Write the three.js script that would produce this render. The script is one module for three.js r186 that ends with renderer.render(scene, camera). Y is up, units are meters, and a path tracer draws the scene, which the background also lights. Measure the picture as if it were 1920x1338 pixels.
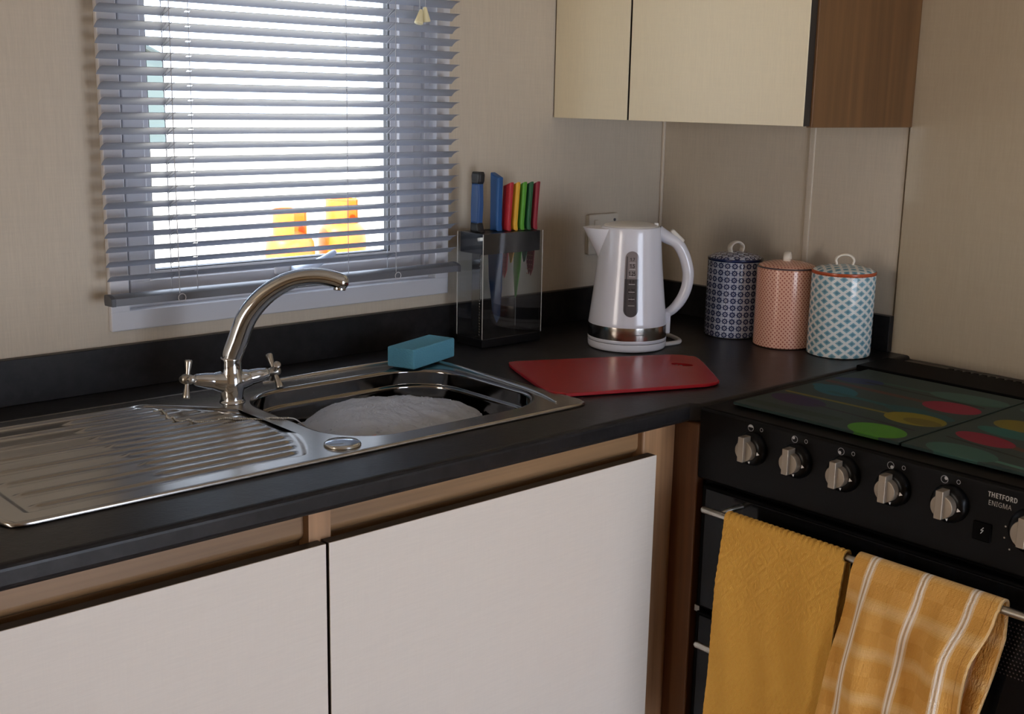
import * as THREE from 'three';
import { RoundedBoxGeometry } from 'three/addons/geometries/RoundedBoxGeometry.js';
import { mergeGeometries, mergeVertices, toCreasedNormals } from 'three/addons/utils/BufferGeometryUtils.js';
import { RectAreaLightUniformsLib } from 'three/addons/lights/RectAreaLightUniformsLib.js';

// ------------------------------------------------------------------ camera, sky, sun, window light
const scene = new THREE.Scene();
const camera = new THREE.PerspectiveCamera(33.05, 1920 / 1338, 0.05, 300);
camera.position.set(-1.9594, 1.3409, 1.7142);
camera.rotation.order = 'YXZ';
camera.rotation.set(-0.21222, -0.7319, 0.01925);
const renderer = new THREE.WebGLRenderer({ antialias: true });
renderer.toneMapping = THREE.LinearToneMapping;
renderer.toneMappingExposure = 1.0;
renderer.shadowMap.enabled = true;
scene.background = new THREE.Color().setRGB(4.6, 5.3, 6.4);
const sun = new THREE.DirectionalLight(0xfff2dd, 12);
sun.position.set(-16, 14, -3); sun.target.position.set(0, 0, -6);
sun.castShadow = true; sun.shadow.radius = 1; sun.shadow.mapSize.set(2048, 2048);
Object.assign(sun.shadow.camera, { left: -25, right: 25, top: 25, bottom: -25, near: 1, far: 60 });
scene.add(sun, sun.target);
RectAreaLightUniformsLib.init();
// daylight in the openings of the two windows behind the camera
function dayLight(w, h, pos, look, c, i) {
  const l = new THREE.RectAreaLight(c, i, w, h);
  l.position.set(...pos); l.lookAt(...look); scene.add(l);
}
const WIN2 = { x0: -1.35, x1: -0.4, y0: 0.1, y1: 1.45, z: 3.0 };
const WIN3 = { z0: 0.3, z1: 1.05, y0: 0.75, y1: 1.75, x: -4.6 };
dayLight(WIN2.x1 - WIN2.x0, WIN2.y1 - WIN2.y0, [(WIN2.x0 + WIN2.x1) / 2, (WIN2.y0 + WIN2.y1) / 2, WIN2.z - 0.01], [(WIN2.x0 + WIN2.x1) / 2, (WIN2.y0 + WIN2.y1) / 2, 0], 0xdfe8ff, 4.8);
dayLight(WIN3.z1 - WIN3.z0, WIN3.y1 - WIN3.y0, [WIN3.x + 0.01, (WIN3.y0 + WIN3.y1) / 2, (WIN3.z0 + WIN3.z1) / 2], [0, (WIN3.y0 + WIN3.y1) / 2, (WIN3.z0 + WIN3.z1) / 2], 0xffe6c8, 8);

// ------------------------------------------------------------------ helpers
let seed = 7;
const rnd = () => { seed = (seed * 1664525 + 1013904223) >>> 0; return seed / 4294967296; };
const V3 = (x, y, z) => new THREE.Vector3(x, y, z);
const hash = (x, y, s) => { let h = (x * 374761393 + y * 668265263 + s * 974711) | 0; h = Math.imul(h ^ (h >>> 13), 1274126177); return ((h ^ (h >>> 16)) >>> 0) / 4294967296; };
function noise(x, y, px, py, s) { // periodic value noise
  const xi = Math.floor(x), yi = Math.floor(y), fx = x - xi, fy = y - yi, u = fx * fx * (3 - 2 * fx), v = fy * fy * (3 - 2 * fy);
  const m = (a, n) => ((a % n) + n) % n;
  const a = hash(m(xi, px), m(yi, py), s), b = hash(m(xi + 1, px), m(yi, py), s), c = hash(m(xi, px), m(yi + 1, py), s), d = hash(m(xi + 1, px), m(yi + 1, py), s);
  return a + (b - a) * u + (c - a) * v + (a - b - c + d) * u * v;
}
function dataTex(w, h, fn, srgb, sizeU = 1, sizeV = 1) {
  const d = new Uint8Array(w * h * 4);
  for (let j = 0; j < h; j++) for (let i = 0; i < w; i++) {
    const c = fn(i / w, j / h), k = (j * w + i) * 4;
    if (typeof c === 'number') { d[k] = d[k + 1] = d[k + 2] = Math.max(0, Math.min(255, c * 255)); } else { for (let q = 0; q < 3; q++) d[k + q] = Math.max(0, Math.min(255, c[q])); }
    d[k + 3] = 255;
  }
  const t = new THREE.DataTexture(d, w, h);
  t.wrapS = t.wrapT = THREE.RepeatWrapping; t.magFilter = THREE.LinearFilter; t.minFilter = THREE.LinearMipmapLinearFilter; t.generateMipmaps = true;
  if (srgb) t.colorSpace = THREE.SRGBColorSpace;
  t.repeat.set(1 / sizeU, 1 / sizeV); t.needsUpdate = true;
  return t;
}
function canvasTex(w, h, draw) {
  const c = document.createElement('canvas'); c.width = w; c.height = h;
  draw(c.getContext('2d'), w, h);
  const t = new THREE.CanvasTexture(c); t.colorSpace = THREE.SRGBColorSpace; t.wrapS = t.wrapT = THREE.RepeatWrapping; t.anisotropy = 8;
  return t;
}
const std = (color, roughness = 0.5, metalness = 0, more = {}) => new THREE.MeshStandardMaterial({ color, roughness, metalness, ...more });
const phys = (color, roughness, more = {}) => new THREE.MeshPhysicalMaterial({ color, roughness, ...more });
function metricUV(g0) { // box mapping in metres
  const g = g0.index ? g0.toNonIndexed() : g0, p = g.attributes.position, n = g.attributes.normal, uv = new Float32Array(p.count * 2);
  for (let i = 0; i < p.count; i += 3) {
    let nx = 0, ny = 0, nz = 0;
    for (let k = 0; k < 3; k++) { nx += n.getX(i + k); ny += n.getY(i + k); nz += n.getZ(i + k); }
    nx = Math.abs(nx); ny = Math.abs(ny); nz = Math.abs(nz);
    for (let k = 0; k < 3; k++) {
      const x = p.getX(i + k), y = p.getY(i + k), z = p.getZ(i + k);
      const [u, v] = nx > ny && nx > nz ? [z, y] : ny > nz ? [x, z] : [x, y];
      uv[2 * (i + k)] = u; uv[2 * (i + k) + 1] = v;
    }
  }
  g.setAttribute('uv', new THREE.BufferAttribute(uv, 2));
  return g;
}
// box from its two corners
function bx(x0, x1, y0, y1, z0, z1, r = 0.001, seg = 2) {
  const w = x1 - x0, h = y1 - y0, d = z1 - z0;
  const g = r > 0 ? new RoundedBoxGeometry(w, h, d, seg, Math.min(r, w * 0.49, h * 0.49, d * 0.49)) : new THREE.BoxGeometry(w, h, d);
  g.translate((x0 + x1) / 2, (y0 + y1) / 2, (z0 + z1) / 2);
  return metricUV(g);
}
function merged(list) {
  list = (Array.isArray(list) ? list : [list]).map((g) => { const q = g.index ? g.toNonIndexed() : g; for (const k of Object.keys(q.attributes)) if (!['position', 'normal', 'uv'].includes(k)) q.deleteAttribute(k); q.morphAttributes = {}; return q; });
  return list.length > 1 ? mergeGeometries(list, false) : list[0];
}
const names = {};
function numbered(n) { names[n] = (names[n] ?? -1) + 1; return names[n] ? `${n}_${String(names[n]).padStart(3, '0')}` : n; }
function mesh(name, geo, mat, parent = scene) {
  const m = new THREE.Mesh(merged(geo), mat);
  m.name = parent === scene ? numbered(name) : name; m.castShadow = m.receiveShadow = true; parent.add(m);
  return m;
}
function tag(o, label, category, group, kind) { Object.assign(o.userData, { label, category }); if (group) o.userData.group = group; if (kind) o.userData.kind = kind; return o; }
function thing(name, label, category, pos = [0, 0, 0], ry = 0, group) {
  const o = new THREE.Group(); o.name = numbered(name); o.position.set(...pos); o.rotation.y = ry; scene.add(o);
  return tag(o, label, category, group);
}
function struct(name, geo, mat) { const m = geo ? mesh(name, geo, mat) : new THREE.Group(); if (!geo) { m.name = numbered(name); scene.add(m); } m.userData.kind = 'structure'; return m; }
function lathe(pts, seg = 64) { // v runs with the height
  const g = new THREE.LatheGeometry(pts.map(([r, y]) => new THREE.Vector2(Math.max(r, 1e-5), y)), seg), p = g.attributes.position, uv = g.attributes.uv, h = Math.max(...pts.map((q) => q[1])), l = Math.min(...pts.map((q) => q[1]));
  for (let i = 0; i < p.count; i++) uv.setY(i, (p.getY(i) - l) / (h - l || 1));
  return g;
}
const cyl = (r0, r1, h, seg = 32) => new THREE.CylinderGeometry(r1, r0, h, seg);
function bar(a, b, r0, r1 = r0, seg = 16) { // round bar between two points
  const d = b.clone().sub(a), g = new THREE.CylinderGeometry(r1, r0, d.length(), seg);
  g.applyQuaternion(new THREE.Quaternion().setFromUnitVectors(V3(0, 1, 0), d.clone().normalize()));
  const m = a.clone().add(b).multiplyScalar(0.5); return g.translate(m.x, m.y, m.z);
}
function latheAlong(pts, a, dir, seg = 32) { const g = lathe(pts, seg); g.applyQuaternion(new THREE.Quaternion().setFromUnitVectors(V3(0, 1, 0), dir.clone().normalize())); return g.translate(a.x, a.y, a.z); }
// grid surface fn(u,v)->Vector3
function grid(fn, nu, nv, flip = false, keep = null) {
  const p = [], uv = [], idx = [];
  for (let j = 0; j <= nv; j++) for (let i = 0; i <= nu; i++) { const q = fn(i / nu, j / nv); p.push(q.x, q.y, q.z); uv.push(i / nu, j / nv); }
  for (let j = 0; j < nv; j++) for (let i = 0; i < nu; i++) {
    if (keep && !keep(i, j)) continue;
    const a = j * (nu + 1) + i, b = a + 1, c = a + nu + 1, d = c + 1;
    flip ? idx.push(a, c, b, b, c, d) : idx.push(a, b, c, b, d, c);
  }
  const g = new THREE.BufferGeometry();
  g.setAttribute('position', new THREE.Float32BufferAttribute(p, 3)); g.setAttribute('uv', new THREE.Float32BufferAttribute(uv, 2)); g.setIndex(idx); g.computeVertexNormals();
  return g;
}
// swept tube with its own radius at each point; squash = radius ratio along the binormal
function sweep(pts, radii, seg = 20, n = 60, squash = 1, binormal = null) {
  const curve = new THREE.CatmullRomCurve3(pts, false, 'centripetal'), rs = (t) => { const f = t * (radii.length - 1), i = Math.min(Math.floor(f), radii.length - 2); return radii[i] + (radii[i + 1] - radii[i]) * (f - i); };
  const fr = curve.computeFrenetFrames(n, false);
  const g = grid((u, v) => {
    const i = Math.round(v * n), c = curve.getPointAt(v), t = fr.tangents[i];
    let B = binormal ? binormal.clone() : fr.binormals[i], N = binormal ? B.clone().cross(t).normalize() : fr.normals[i];
    const a = -u * Math.PI * 2, r = rs(v);
    return c.addScaledVector(N, Math.cos(a) * r).addScaledVector(B, Math.sin(a) * r * squash);
  }, seg, n, true);
  const caps = [0, 1].map((e) => { const c = curve.getPointAt(e), t = fr.tangents[e * n], q = new THREE.SphereGeometry(rs(e), seg, 8); q.scale(1, 1, squash === 1 ? 1 : squash); return q.translate(c.x, c.y, c.z); });
  return squash === 1 ? [g, ...caps] : [g];
}
function extrude(shape, depth, bevel = 0, seg = 2, curve = 16) {
  return new THREE.ExtrudeGeometry(shape, { depth, bevelEnabled: bevel > 0, bevelSize: bevel, bevelThickness: bevel, bevelOffset: -bevel, bevelSegments: seg, curveSegments: curve });
}
function rrect(x0, x1, y0, y1, r, path = new THREE.Shape()) {
  path.moveTo(x0 + r, y0); path.lineTo(x1 - r, y0); path.absarc(x1 - r, y0 + r, r, -Math.PI / 2, 0, false); path.lineTo(x1, y1 - r); path.absarc(x1 - r, y1 - r, r, 0, Math.PI / 2, false);
  path.lineTo(x0 + r, y1); path.absarc(x0 + r, y1 - r, r, Math.PI / 2, Math.PI, false); path.lineTo(x0, y0 + r); path.absarc(x0 + r, y0 + r, r, Math.PI, Math.PI * 1.5, false);
  return path;
}
// point on a rounded rectangle, t in 0..1, counted by angle so that nested rings match
function rrPoint(cx, cz, hx, hz, r, t) {
  const n = t * 4, k = Math.floor(n) % 4, f = n - Math.floor(n), sx = [1, -1, -1, 1][k], sz = [1, 1, -1, -1][k];
  // each quarter: half side, corner, half side
  const a = (hz - r), b = (hx - r), arc = r * Math.PI / 2, L = a + arc + b; let s = f * L;
  const odd = k % 2 === 1; let x, z;
  const first = odd ? b : a;
  if (!odd) { // from (hx,0) to (0,hz)
    if (s < a) { x = hx; z = s; } else if (s < a + arc) { const q = (s - a) / r; x = b + Math.cos(q) * r; z = a + Math.sin(q) * r; } else { x = b - (s - a - arc); z = hz; }
  } else { // from (0,hz) to (hx,0) mirrored
    if (s < first) { x = s; z = hz; } else if (s < first + arc) { const q = (s - first) / r; x = b + Math.sin(q) * r; z = a + Math.cos(q) * r; } else { x = hx; z = a - (s - first - arc); }
  }
  return [cx + sx * x, cz + sz * z];
}

// ------------------------------------------------------------------ materials
const linenBump = dataTex(256, 256, (u, v) => 0.5 + 0.30 * (noise(u * 128, v * 8, 128, 8, 1) - 0.5) + 0.25 * (noise(u * 256, v * 24, 256, 24, 2) - 0.5) + 0.2 * (noise(u * 10, v * 128, 10, 128, 3) - 0.5), false, 0.2, 0.2);
const linenColor = (r, g, b, k, size = 0.2) => dataTex(256, 256, (u, v) => { const n = 1 + k * ((noise(u * 128, v * 6, 128, 6, 4) - 0.5) + 0.7 * (noise(u * 256, v * 20, 256, 20, 5) - 0.5) + 0.5 * (noise(u * 6, v * 110, 6, 110, 6) - 0.5)); return [r * n, g * n, b * n]; }, true, size, size);
const wallMat = std(0xffffff, 0.62, 0, { map: linenColor(196, 184, 165, 0.03), bumpMap: linenBump, bumpScale: 0.0002 });
const splashMat = phys(0xffffff, 0.07, { specularIntensity: 0.3, map: linenColor(178, 163, 139, 0.02), bumpMap: linenBump, bumpScale: 0.00001 });
const ceilMat = std(0xcfc6b8, 0.8);
const doorTex = linenColor(221, 213, 201, 0.015, 0.15); doorTex.rotation = Math.PI / 2;
const doorMat = std(0xffffff, 0.42, 0, { map: doorTex });
const cupTex = linenColor(232, 221, 192, 0.018, 0.15);
const cupMat = std(0xffffff, 0.42, 0, { map: cupTex });
function woodTex(r, g, b, vertical) {
  const f = (a, l) => { // a across the grain, l along
    const w = noise(l * 3, a * 4, 3, 4, 11) * 0.6, n = noise(l * 4, (a + w * 0.06) * 60, 4, 60, 12), m = noise(l * 10, a * 200, 10, 200, 13), q = noise(l * 2, a * 9 + w, 2, 9, 14);
    const k = 0.86 + 0.16 * n + 0.08 * m + 0.16 * (q - 0.5);
    return [r * k, g * k * (0.98 + 0.03 * q), b * k * (0.95 + 0.06 * q)];
  };
  return vertical ? dataTex(512, 512, (u, v) => f(u, v), true, 0.5, 0.9) : dataTex(512, 512, (u, v) => f(v, u), true, 0.9, 0.5);
}
const woodH = std(0xffffff, 0.45, 0, { map: woodTex(142, 109, 76, false) });
const woodV = std(0xffffff, 0.45, 0, { map: woodTex(160, 122, 88, true) });
const woodSide = std(0xffffff, 0.42, 0, { map: woodTex(108, 77, 48, true) });
const topTex = dataTex(512, 512, (u, v) => { const n = 0.55 * noise(u * 40, v * 40, 40, 40, 21) + 0.3 * noise(u * 110, v * 110, 110, 110, 22) + 0.3 * noise(u * 9, v * 9, 9, 9, 23); const k = 0.7 + 0.55 * n; return [31 * k, 30 * k, 30.5 * k]; }, true, 0.5, 0.5);
const topBump = dataTex(256, 256, (u, v) => noise(u * 90, v * 90, 90, 90, 24) * 0.6 + noise(u * 40, v * 40, 40, 40, 25) * 0.4, false, 0.25, 0.25);
const topMat = phys(0xffffff, 0.36, { specularIntensity: 0.45, map: topTex, bumpMap: topBump, bumpScale: 0.00012 });
const darkEdge = std(0x2a2622, 0.5);
const gapMat = std(0x15120f, 0.8);
const steelRough = dataTex(256, 256, (u, v) => 0.86 + 0.1 * (noise(u * 8, v * 120, 8, 120, 31) - 0.5) + 0.08 * (noise(u * 60, v * 60, 60, 60, 32) - 0.5), false, 0.3, 0.3);
const steel = std(0xb0aca6, 0.27, 1, { roughnessMap: steelRough });
const shadedBowlSteel = std(0x8f8b86, 0.1, 1);  // same steel as the sink top, with the bowl's shade put into the colour
const chrome = std(0xccd0d4, 0.1, 1);
const satin = std(0xb3b0a8, 0.3, 1);
const pvc = std(0xcacace, 0.35);
const blackGloss = phys(0x050505, 0.5, { specularIntensity: 0.12 });
const blackMatt = phys(0x040405, 0.6, { specularIntensity: 0.12 });
const whitePlastic = phys(0xdcdde4, 0.22, { clearcoat: 0.3, clearcoatRoughness: 0.1 });

// ------------------------------------------------------------------ the setting
const XL = -4.6, ZF = 3.0, H = 2.2;
function holedWall(u0, u1, v0, v1, holes, depth) {
  const s = new THREE.Shape(); s.moveTo(u0, v0); s.lineTo(u1, v0); s.lineTo(u1, v1); s.lineTo(u0, v1); s.closePath();
  for (const [a, b, c, d] of holes) { const h = new THREE.Path(); h.moveTo(a, c); h.lineTo(a, d); h.lineTo(b, d); h.lineTo(b, c); h.closePath(); s.holes.push(h); }
  return extrude(s, depth);
}
const W1 = { x0: -1.229, x1: -0.588, y0: 0.988, y1: 1.70 };
struct('wall_back', holedWall(XL - 0.06, 0.06, -0.05, H, [[W1.x0 + 0.012, W1.x1 - 0.012, W1.y0 + 0.012, W1.y1 - 0.012]], 0.06).translate(0, 0, -0.06), wallMat);
struct('wall_front', holedWall(XL - 0.06, 0.06, -0.05, H, [[WIN2.x0, WIN2.x1, WIN2.y0, WIN2.y1]], 0.06).translate(0, 0, ZF), wallMat);
struct('wall_left', holedWall(-ZF, 0, -0.05, H, [[-WIN3.z1, -WIN3.z0, WIN3.y0, WIN3.y1]], 0.06).rotateY(Math.PI / 2).translate(XL - 0.06, 0, 0), wallMat);
const wr = struct('wall_right');
mesh('wall_core', bx(0.004, 0.064, -0.05, H, -0.06, ZF + 0.06, 0), wallMat, wr);
mesh('wall_panel', bx(0, 0.004, 0.85, H, 0, 0.366, 0), wallMat, wr);
mesh('wall_panel', bx(0, 0.004, 0.85, H, 0.378, 0.569, 0), wallMat, wr);
mesh('wall_panel', bx(-0.003, 0.004, 0.893, H, 0.573, ZF, 0.001), splashMat, wr);
mesh('joint_strip', bx(-0.0035, 0.004, 0.9, H, 0.366, 0.378, 0.0015), wallMat, wr);
struct('trim_1', bx(-0.007, 0.0, 0.966, H, 0, 0.006, 0.002), std(0xcfc2ae, 0.5));
struct('ceiling', bx(XL - 0.06, 0.064, H, H + 0.08, -0.06, ZF + 0.06, 0), ceilMat);
const floorMat = std(0xffffff, 0.5, 0, { map: woodTex(150, 112, 78, false) });
struct('floor', bx(XL - 0.06, 0.064, -0.1, 0, -0.06, ZF + 0.06, 0), floorMat);

// window over the sink
const win = struct('window_1');
function ring(x0, x1, y0, y1, b, z0, z1, r = 0.002) {
  return merged([bx(x0, x1, y0, y0 + b, z0, z1, r), bx(x0, x1, y1 - b, y1, z0, z1, r), bx(x0, x0 + b, y0 + b - r, y1 - b + r, z0, z1, r), bx(x1 - b, x1, y0 + b - r, y1 - b + r, z0, z1, r)]);
}
mesh('window_frame', [ring(W1.x0, W1.x1, W1.y0, W1.y1, 0.03, -0.055, 0.009), ring(W1.x0 + 0.028, W1.x1 - 0.028, W1.y0 + 0.028, W1.y1 - 0.028, 0.012, -0.055, -0.012), ring(W1.x0 + 0.028, W1.x1 - 0.028, W1.y0 + 0.028, W1.y1 - 0.028, 0.05, -0.0552, -0.047), bx(-0.646, -0.62, W1.y0 + 0.03, W1.y1 - 0.03, -0.055, -0.022, 0.002)], pvc, win);
const SA = { x0: W1.x0 + 0.043, x1: W1.x1 - 0.056, y0: 1.024, y1: W1.y1 - 0.043 };
SA.x0 = -1.187; SA.x1 = -0.649;
mesh('sash', [ring(SA.x0, SA.x1, SA.y0, SA.y1, 0.034, -0.055, -0.014, 0.003), ring(SA.x0 + 0.03, SA.x1 - 0.03, SA.y0 + 0.03, SA.y1 - 0.03, 0.016, -0.055, -0.024, 0.002)], pvc, win);
mesh('gasket', ring(SA.x0 + 0.04, SA.x1 - 0.04, SA.y0 + 0.04, SA.y1 - 0.04, 0.0075, -0.042, -0.0255, 0.001), std(0x2a2c31, 0.6), win);
mesh('glass_pane', bx(SA.x0 + 0.046, SA.x1 - 0.046, SA.y0 + 0.046, SA.y1 - 0.046, -0.0375, -0.0345, 0), phys(0xffffff, 0, { transmission: 1, thickness: 0, ior: 1.45 }), win);
{
  const hd = new THREE.Group(); hd.name = 'window_handle'; win.add(hd);
  mesh('base_plate', bx(-0.94, -0.895, 1.048, 1.066, -0.014, -0.006, 0.004, 3), pvc, hd);
  mesh('lever', [...sweep([V3(-0.905, 1.057, -0.004), V3(-0.905, 1.057, 0.016), V3(-0.895, 1.06, 0.022), V3(-0.868, 1.072, 0.024), V3(-0.845, 1.082, 0.022)], [0.007, 0.008, 0.008, 0.006, 0.005], 14, 30)], std(0xc9d3e4, 0.3), hd);
}
// windows behind the camera
function plainWindow(name, w, h, pos, ry) {
  const g = struct(name); g.position.set(...pos); g.rotation.y = ry;
  mesh('window_frame', ring(-w / 2, w / 2, -h / 2, h / 2, 0.045, -0.03, 0.03), pvc, g);
  mesh('mullion', bx(-0.03, 0.03, -h / 2 + 0.04, h / 2 - 0.04, -0.025, 0.025, 0.003), pvc, g);
  mesh('glass_pane', bx(-w / 2 + 0.04, w / 2 - 0.04, -h / 2 + 0.04, h / 2 - 0.04, -0.002, 0.002, 0), phys(0xffffff, 0, { transmission: 1, thickness: 0, ior: 1.45 }), g);
}
plainWindow('window_2', WIN2.x1 - WIN2.x0, WIN2.y1 - WIN2.y0, [(WIN2.x0 + WIN2.x1) / 2, (WIN2.y0 + WIN2.y1) / 2, ZF + 0.03], 0);
plainWindow('window_3', WIN3.z1 - WIN3.z0, WIN3.y1 - WIN3.y0, [XL - 0.03, (WIN3.y0 + WIN3.y1) / 2, (WIN3.z0 + WIN3.z1) / 2], Math.PI / 2);

// outside: pale ground, a far hut and two gas bottles
struct('ground', bx(-70, 70, -0.7, -0.6, -90, 30, 0), std(0xcfc9bb, 0.95));
{
  const t = thing('distant_hut', 'grey green hut far off outside, beside the left edge of the window glass', 'hut', [18.8, -0.6, -41]);
  const m = std(0x5d6a68, 0.8);
  const s = new THREE.Shape(); s.moveTo(-7, 0); s.lineTo(0, 0); s.lineTo(0, 3.3); s.lineTo(-3.5, 5); s.lineTo(-7, 3.3); s.closePath();
  mesh('walls', extrude(s, 9).translate(0, 0, -9), m, t);
  mesh('roof', [bar(V3(-3.5, 5.05, -4.5), V3(-3.5, 5.05, -4.4), 0.01), bx(-3.6, 0.3, 0, 0.12, -9.2, 0.2, 0.02).rotateZ(-0.452).translate(-0.35, 4.95 - 1.72, 0), bx(-0.3, 3.6, 0, 0.12, -9.2, 0.2, 0.02).rotateZ(0.452).translate(-6.65, 4.95 - 1.72, 0)], std(0x4a5250, 0.9), t);
}
{
  const orange = std(0xee6a1c, 0.45);
  const mk = (label) => {
    const t = thing('gas_bottle', label, 'container');
    mesh('bottle_body', lathe([[0, 0], [0.15, 0.0], [0.15, 0.05], [0.165, 0.06], [0.183, 0.1], [0.183, 0.86], [0.175, 0.93], [0.14, 0.98], [0.06, 1.005], [0, 1.01]], 40), orange, t);
    mesh('collar', [new THREE.CylinderGeometry(0.125, 0.125, 0.19, 36, 1, true, 0.6, 5.4).translate(0, 1.07, 0), new THREE.CylinderGeometry(0.12, 0.12, 0.19, 36, 1, true, 0.6, 5.4).translate(0, 1.07, 0), new THREE.TorusGeometry(0.1225, 0.006, 8, 36, 5.4).rotateX(Math.PI / 2).translate(0, 1.165, 0)], std(0xee6a1c, 0.45, 0, { side: THREE.DoubleSide }), t);
    mesh('valve', [cyl(0.02, 0.02, 0.09, 16).translate(0, 1.05, 0), cyl(0.035, 0.035, 0.025, 16).translate(0, 1.1, 0)], std(0x9b8a55, 0.35, 1), t);
    return t;
  };
  mk('orange gas bottle outside the window, the nearer to the window middle of the two').position.set(2.74, -0.66, -6);
  mk('orange gas bottle outside the window, the one closer to the right edge of the glass').position.set(3.2, -0.6, -6);
}

// ------------------------------------------------------------------ worktop, base cupboards
{
  const t = thing('worktop', 'dark slate laminate worktop with a rounded front edge and low upstands along both walls', 'worktop');
  const s = new THREE.Shape(); // x, -z
  const pts = [[-3.4, 0.001], [-0.001, 0.001], [-0.001, 0.612], [-0.588, 0.612], [-0.6, 0.6], [-3.4, 0.6]];
  pts.forEach(([x, z], i) => (i ? s.lineTo(x, -z) : s.moveTo(x, -z))); s.closePath();
  const h = new THREE.Path(); rrect(-1.135, -0.742, -0.485, -0.15, 0.09, h); s.holes.push(h);
  mesh('slab', metricUV(extrude(s, 0.028 - 0.014, 0.007, 4, 10).rotateX(-Math.PI / 2).translate(0, 0.872 + 0.007, 0)), topMat, t);
  mesh('upstand', bx(-3.4, -0.0, 0.9, 0.967, 0.0005, 0.015, 0.0015), topMat, t);
  mesh('upstand', bx(-0.015, -0.0005, 0.9, 0.966, 0.015, 0.573, 0.0015), topMat, t);
}
{
  const t = thing('base_cupboard', 'long wood base cupboard with plain pale linen doors under the dark worktop', 'cupboard');
  mesh('carcass', bx(-3.35, -0.6, 0.1, 0.735, 0.03, 0.53, 0), gapMat, t);
  const cove = new THREE.Shape(); // section (z, y): flat front that curls back to a finger recess behind the door top
  cove.moveTo(-0.559, 0.8715); cove.lineTo(-0.559, 0.838); cove.quadraticCurveTo(-0.5585, 0.83, -0.55, 0.826); cove.lineTo(-0.548, 0.815); cove.lineTo(-0.52, 0.815); cove.lineTo(-0.52, 0.8715); cove.closePath();
  for (const [a, b] of [[-3.35, -1.86], [-1.84, -1.2452], [-1.2148, -0.667]]) mesh('fascia', metricUV(extrude(cove, b - a, 0, 1, 14).rotateY(Math.PI / 2).translate(a, 0, 0)), woodH, t);
  mesh('stile', bx(-1.2454, -1.2145, 0.1, 0.8715, 0.525, 0.57, 0.001), woodV, t);
  mesh('stile', bx(-1.86, -1.84, 0.1, 0.8715, 0.545, 0.57, 0.001), woodV, t);
  mesh('stile', bx(-0.667, -0.594, 0.1, 0.8715, 0.525, 0.57, 0.004, 3), woodV, t);
  mesh('corner_post', bx(-0.5945, -0.576, 0.1, 0.8715, 0.5, 0.6155, 0.003, 3), std(0xa08a78, 0.5, 0, { map: woodV.map }), t);
  mesh('plinth', bx(-3.35, -0.58, 0, 0.1, 0.48, 0.495, 0), woodH, t);
  for (const [a, b] of [[-3.34, -1.8425], [-1.8385, -1.2335], [-1.2293, -0.6568]]) {
    const d = mesh('door', bx(a, b, 0.12, 0.829, 0.5865, 0.5885, 0.0006), doorMat, t);
    mesh('door_edge', bx(a + 0.0002, b - 0.0002, 0.1202, 0.8288, 0.5712, 0.5867, 0.0005), darkEdge, d);
  }
}
// ------------------------------------------------------------------ wall cupboard
{
  const t = thing('wall_cupboard', 'cream fronted wall cupboard with a wood end panel hung in the corner above the kettle', 'cupboard');
  mesh('carcass', bx(-0.304, -0.0035, 1.309, 2.1, 0.002, 0.566, 0), gapMat, t);
  mesh('base_board', bx(-0.304, -0.0035, 1.305, 1.312, 0.002, 0.566, 0.0005), woodH, t);
  mesh('end_panel', bx(-0.3055, -0.0035, 1.303, 2.1, 0.566, 0.5765, 0.001), woodSide, t);
  for (const [a, b] of [[0.003, 0.1935], [0.1985, 0.5735]]) {
    const d = mesh('door', bx(-0.3255, -0.3235, 1.305, 2.1, a, b, 0.0006), cupMat, t);
    mesh('door_edge', bx(-0.3237, -0.3065, 1.3052, 2.1, a + 0.0002, b - 0.0002, 0.0005), darkEdge, d);
  }
}
const socketMat = std(0xc9c1b2, 0.4);
// socket on the back wall
{
  const t = thing('wall_socket', 'white plug socket on the wall behind the kettle', 'socket', [-0.187, 1.073, 0]);
  mesh('back_box', bx(-0.04, 0.04, -0.039, 0.039, 0, 0.008, 0.002, 3), socketMat, t);
  mesh('face_plate', bx(-0.042, 0.042, -0.041, 0.041, 0.008, 0.014, 0.003, 3), socketMat, t);
  mesh('screw', [cyl(0.003, 0.003, 0.002, 12).rotateX(Math.PI / 2).translate(0.03, 0.028, 0.0145)], std(0x77777c, 0.4, 1), t);
  mesh('rocker_switch', bx(-0.03, -0.018, 0.012, 0.03, 0.013, 0.018, 0.002), socketMat, t);
  mesh('plug', bx(-0.02, 0.026, -0.035, 0.012, 0.014, 0.05, 0.008, 3), socketMat, t);
}

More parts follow.
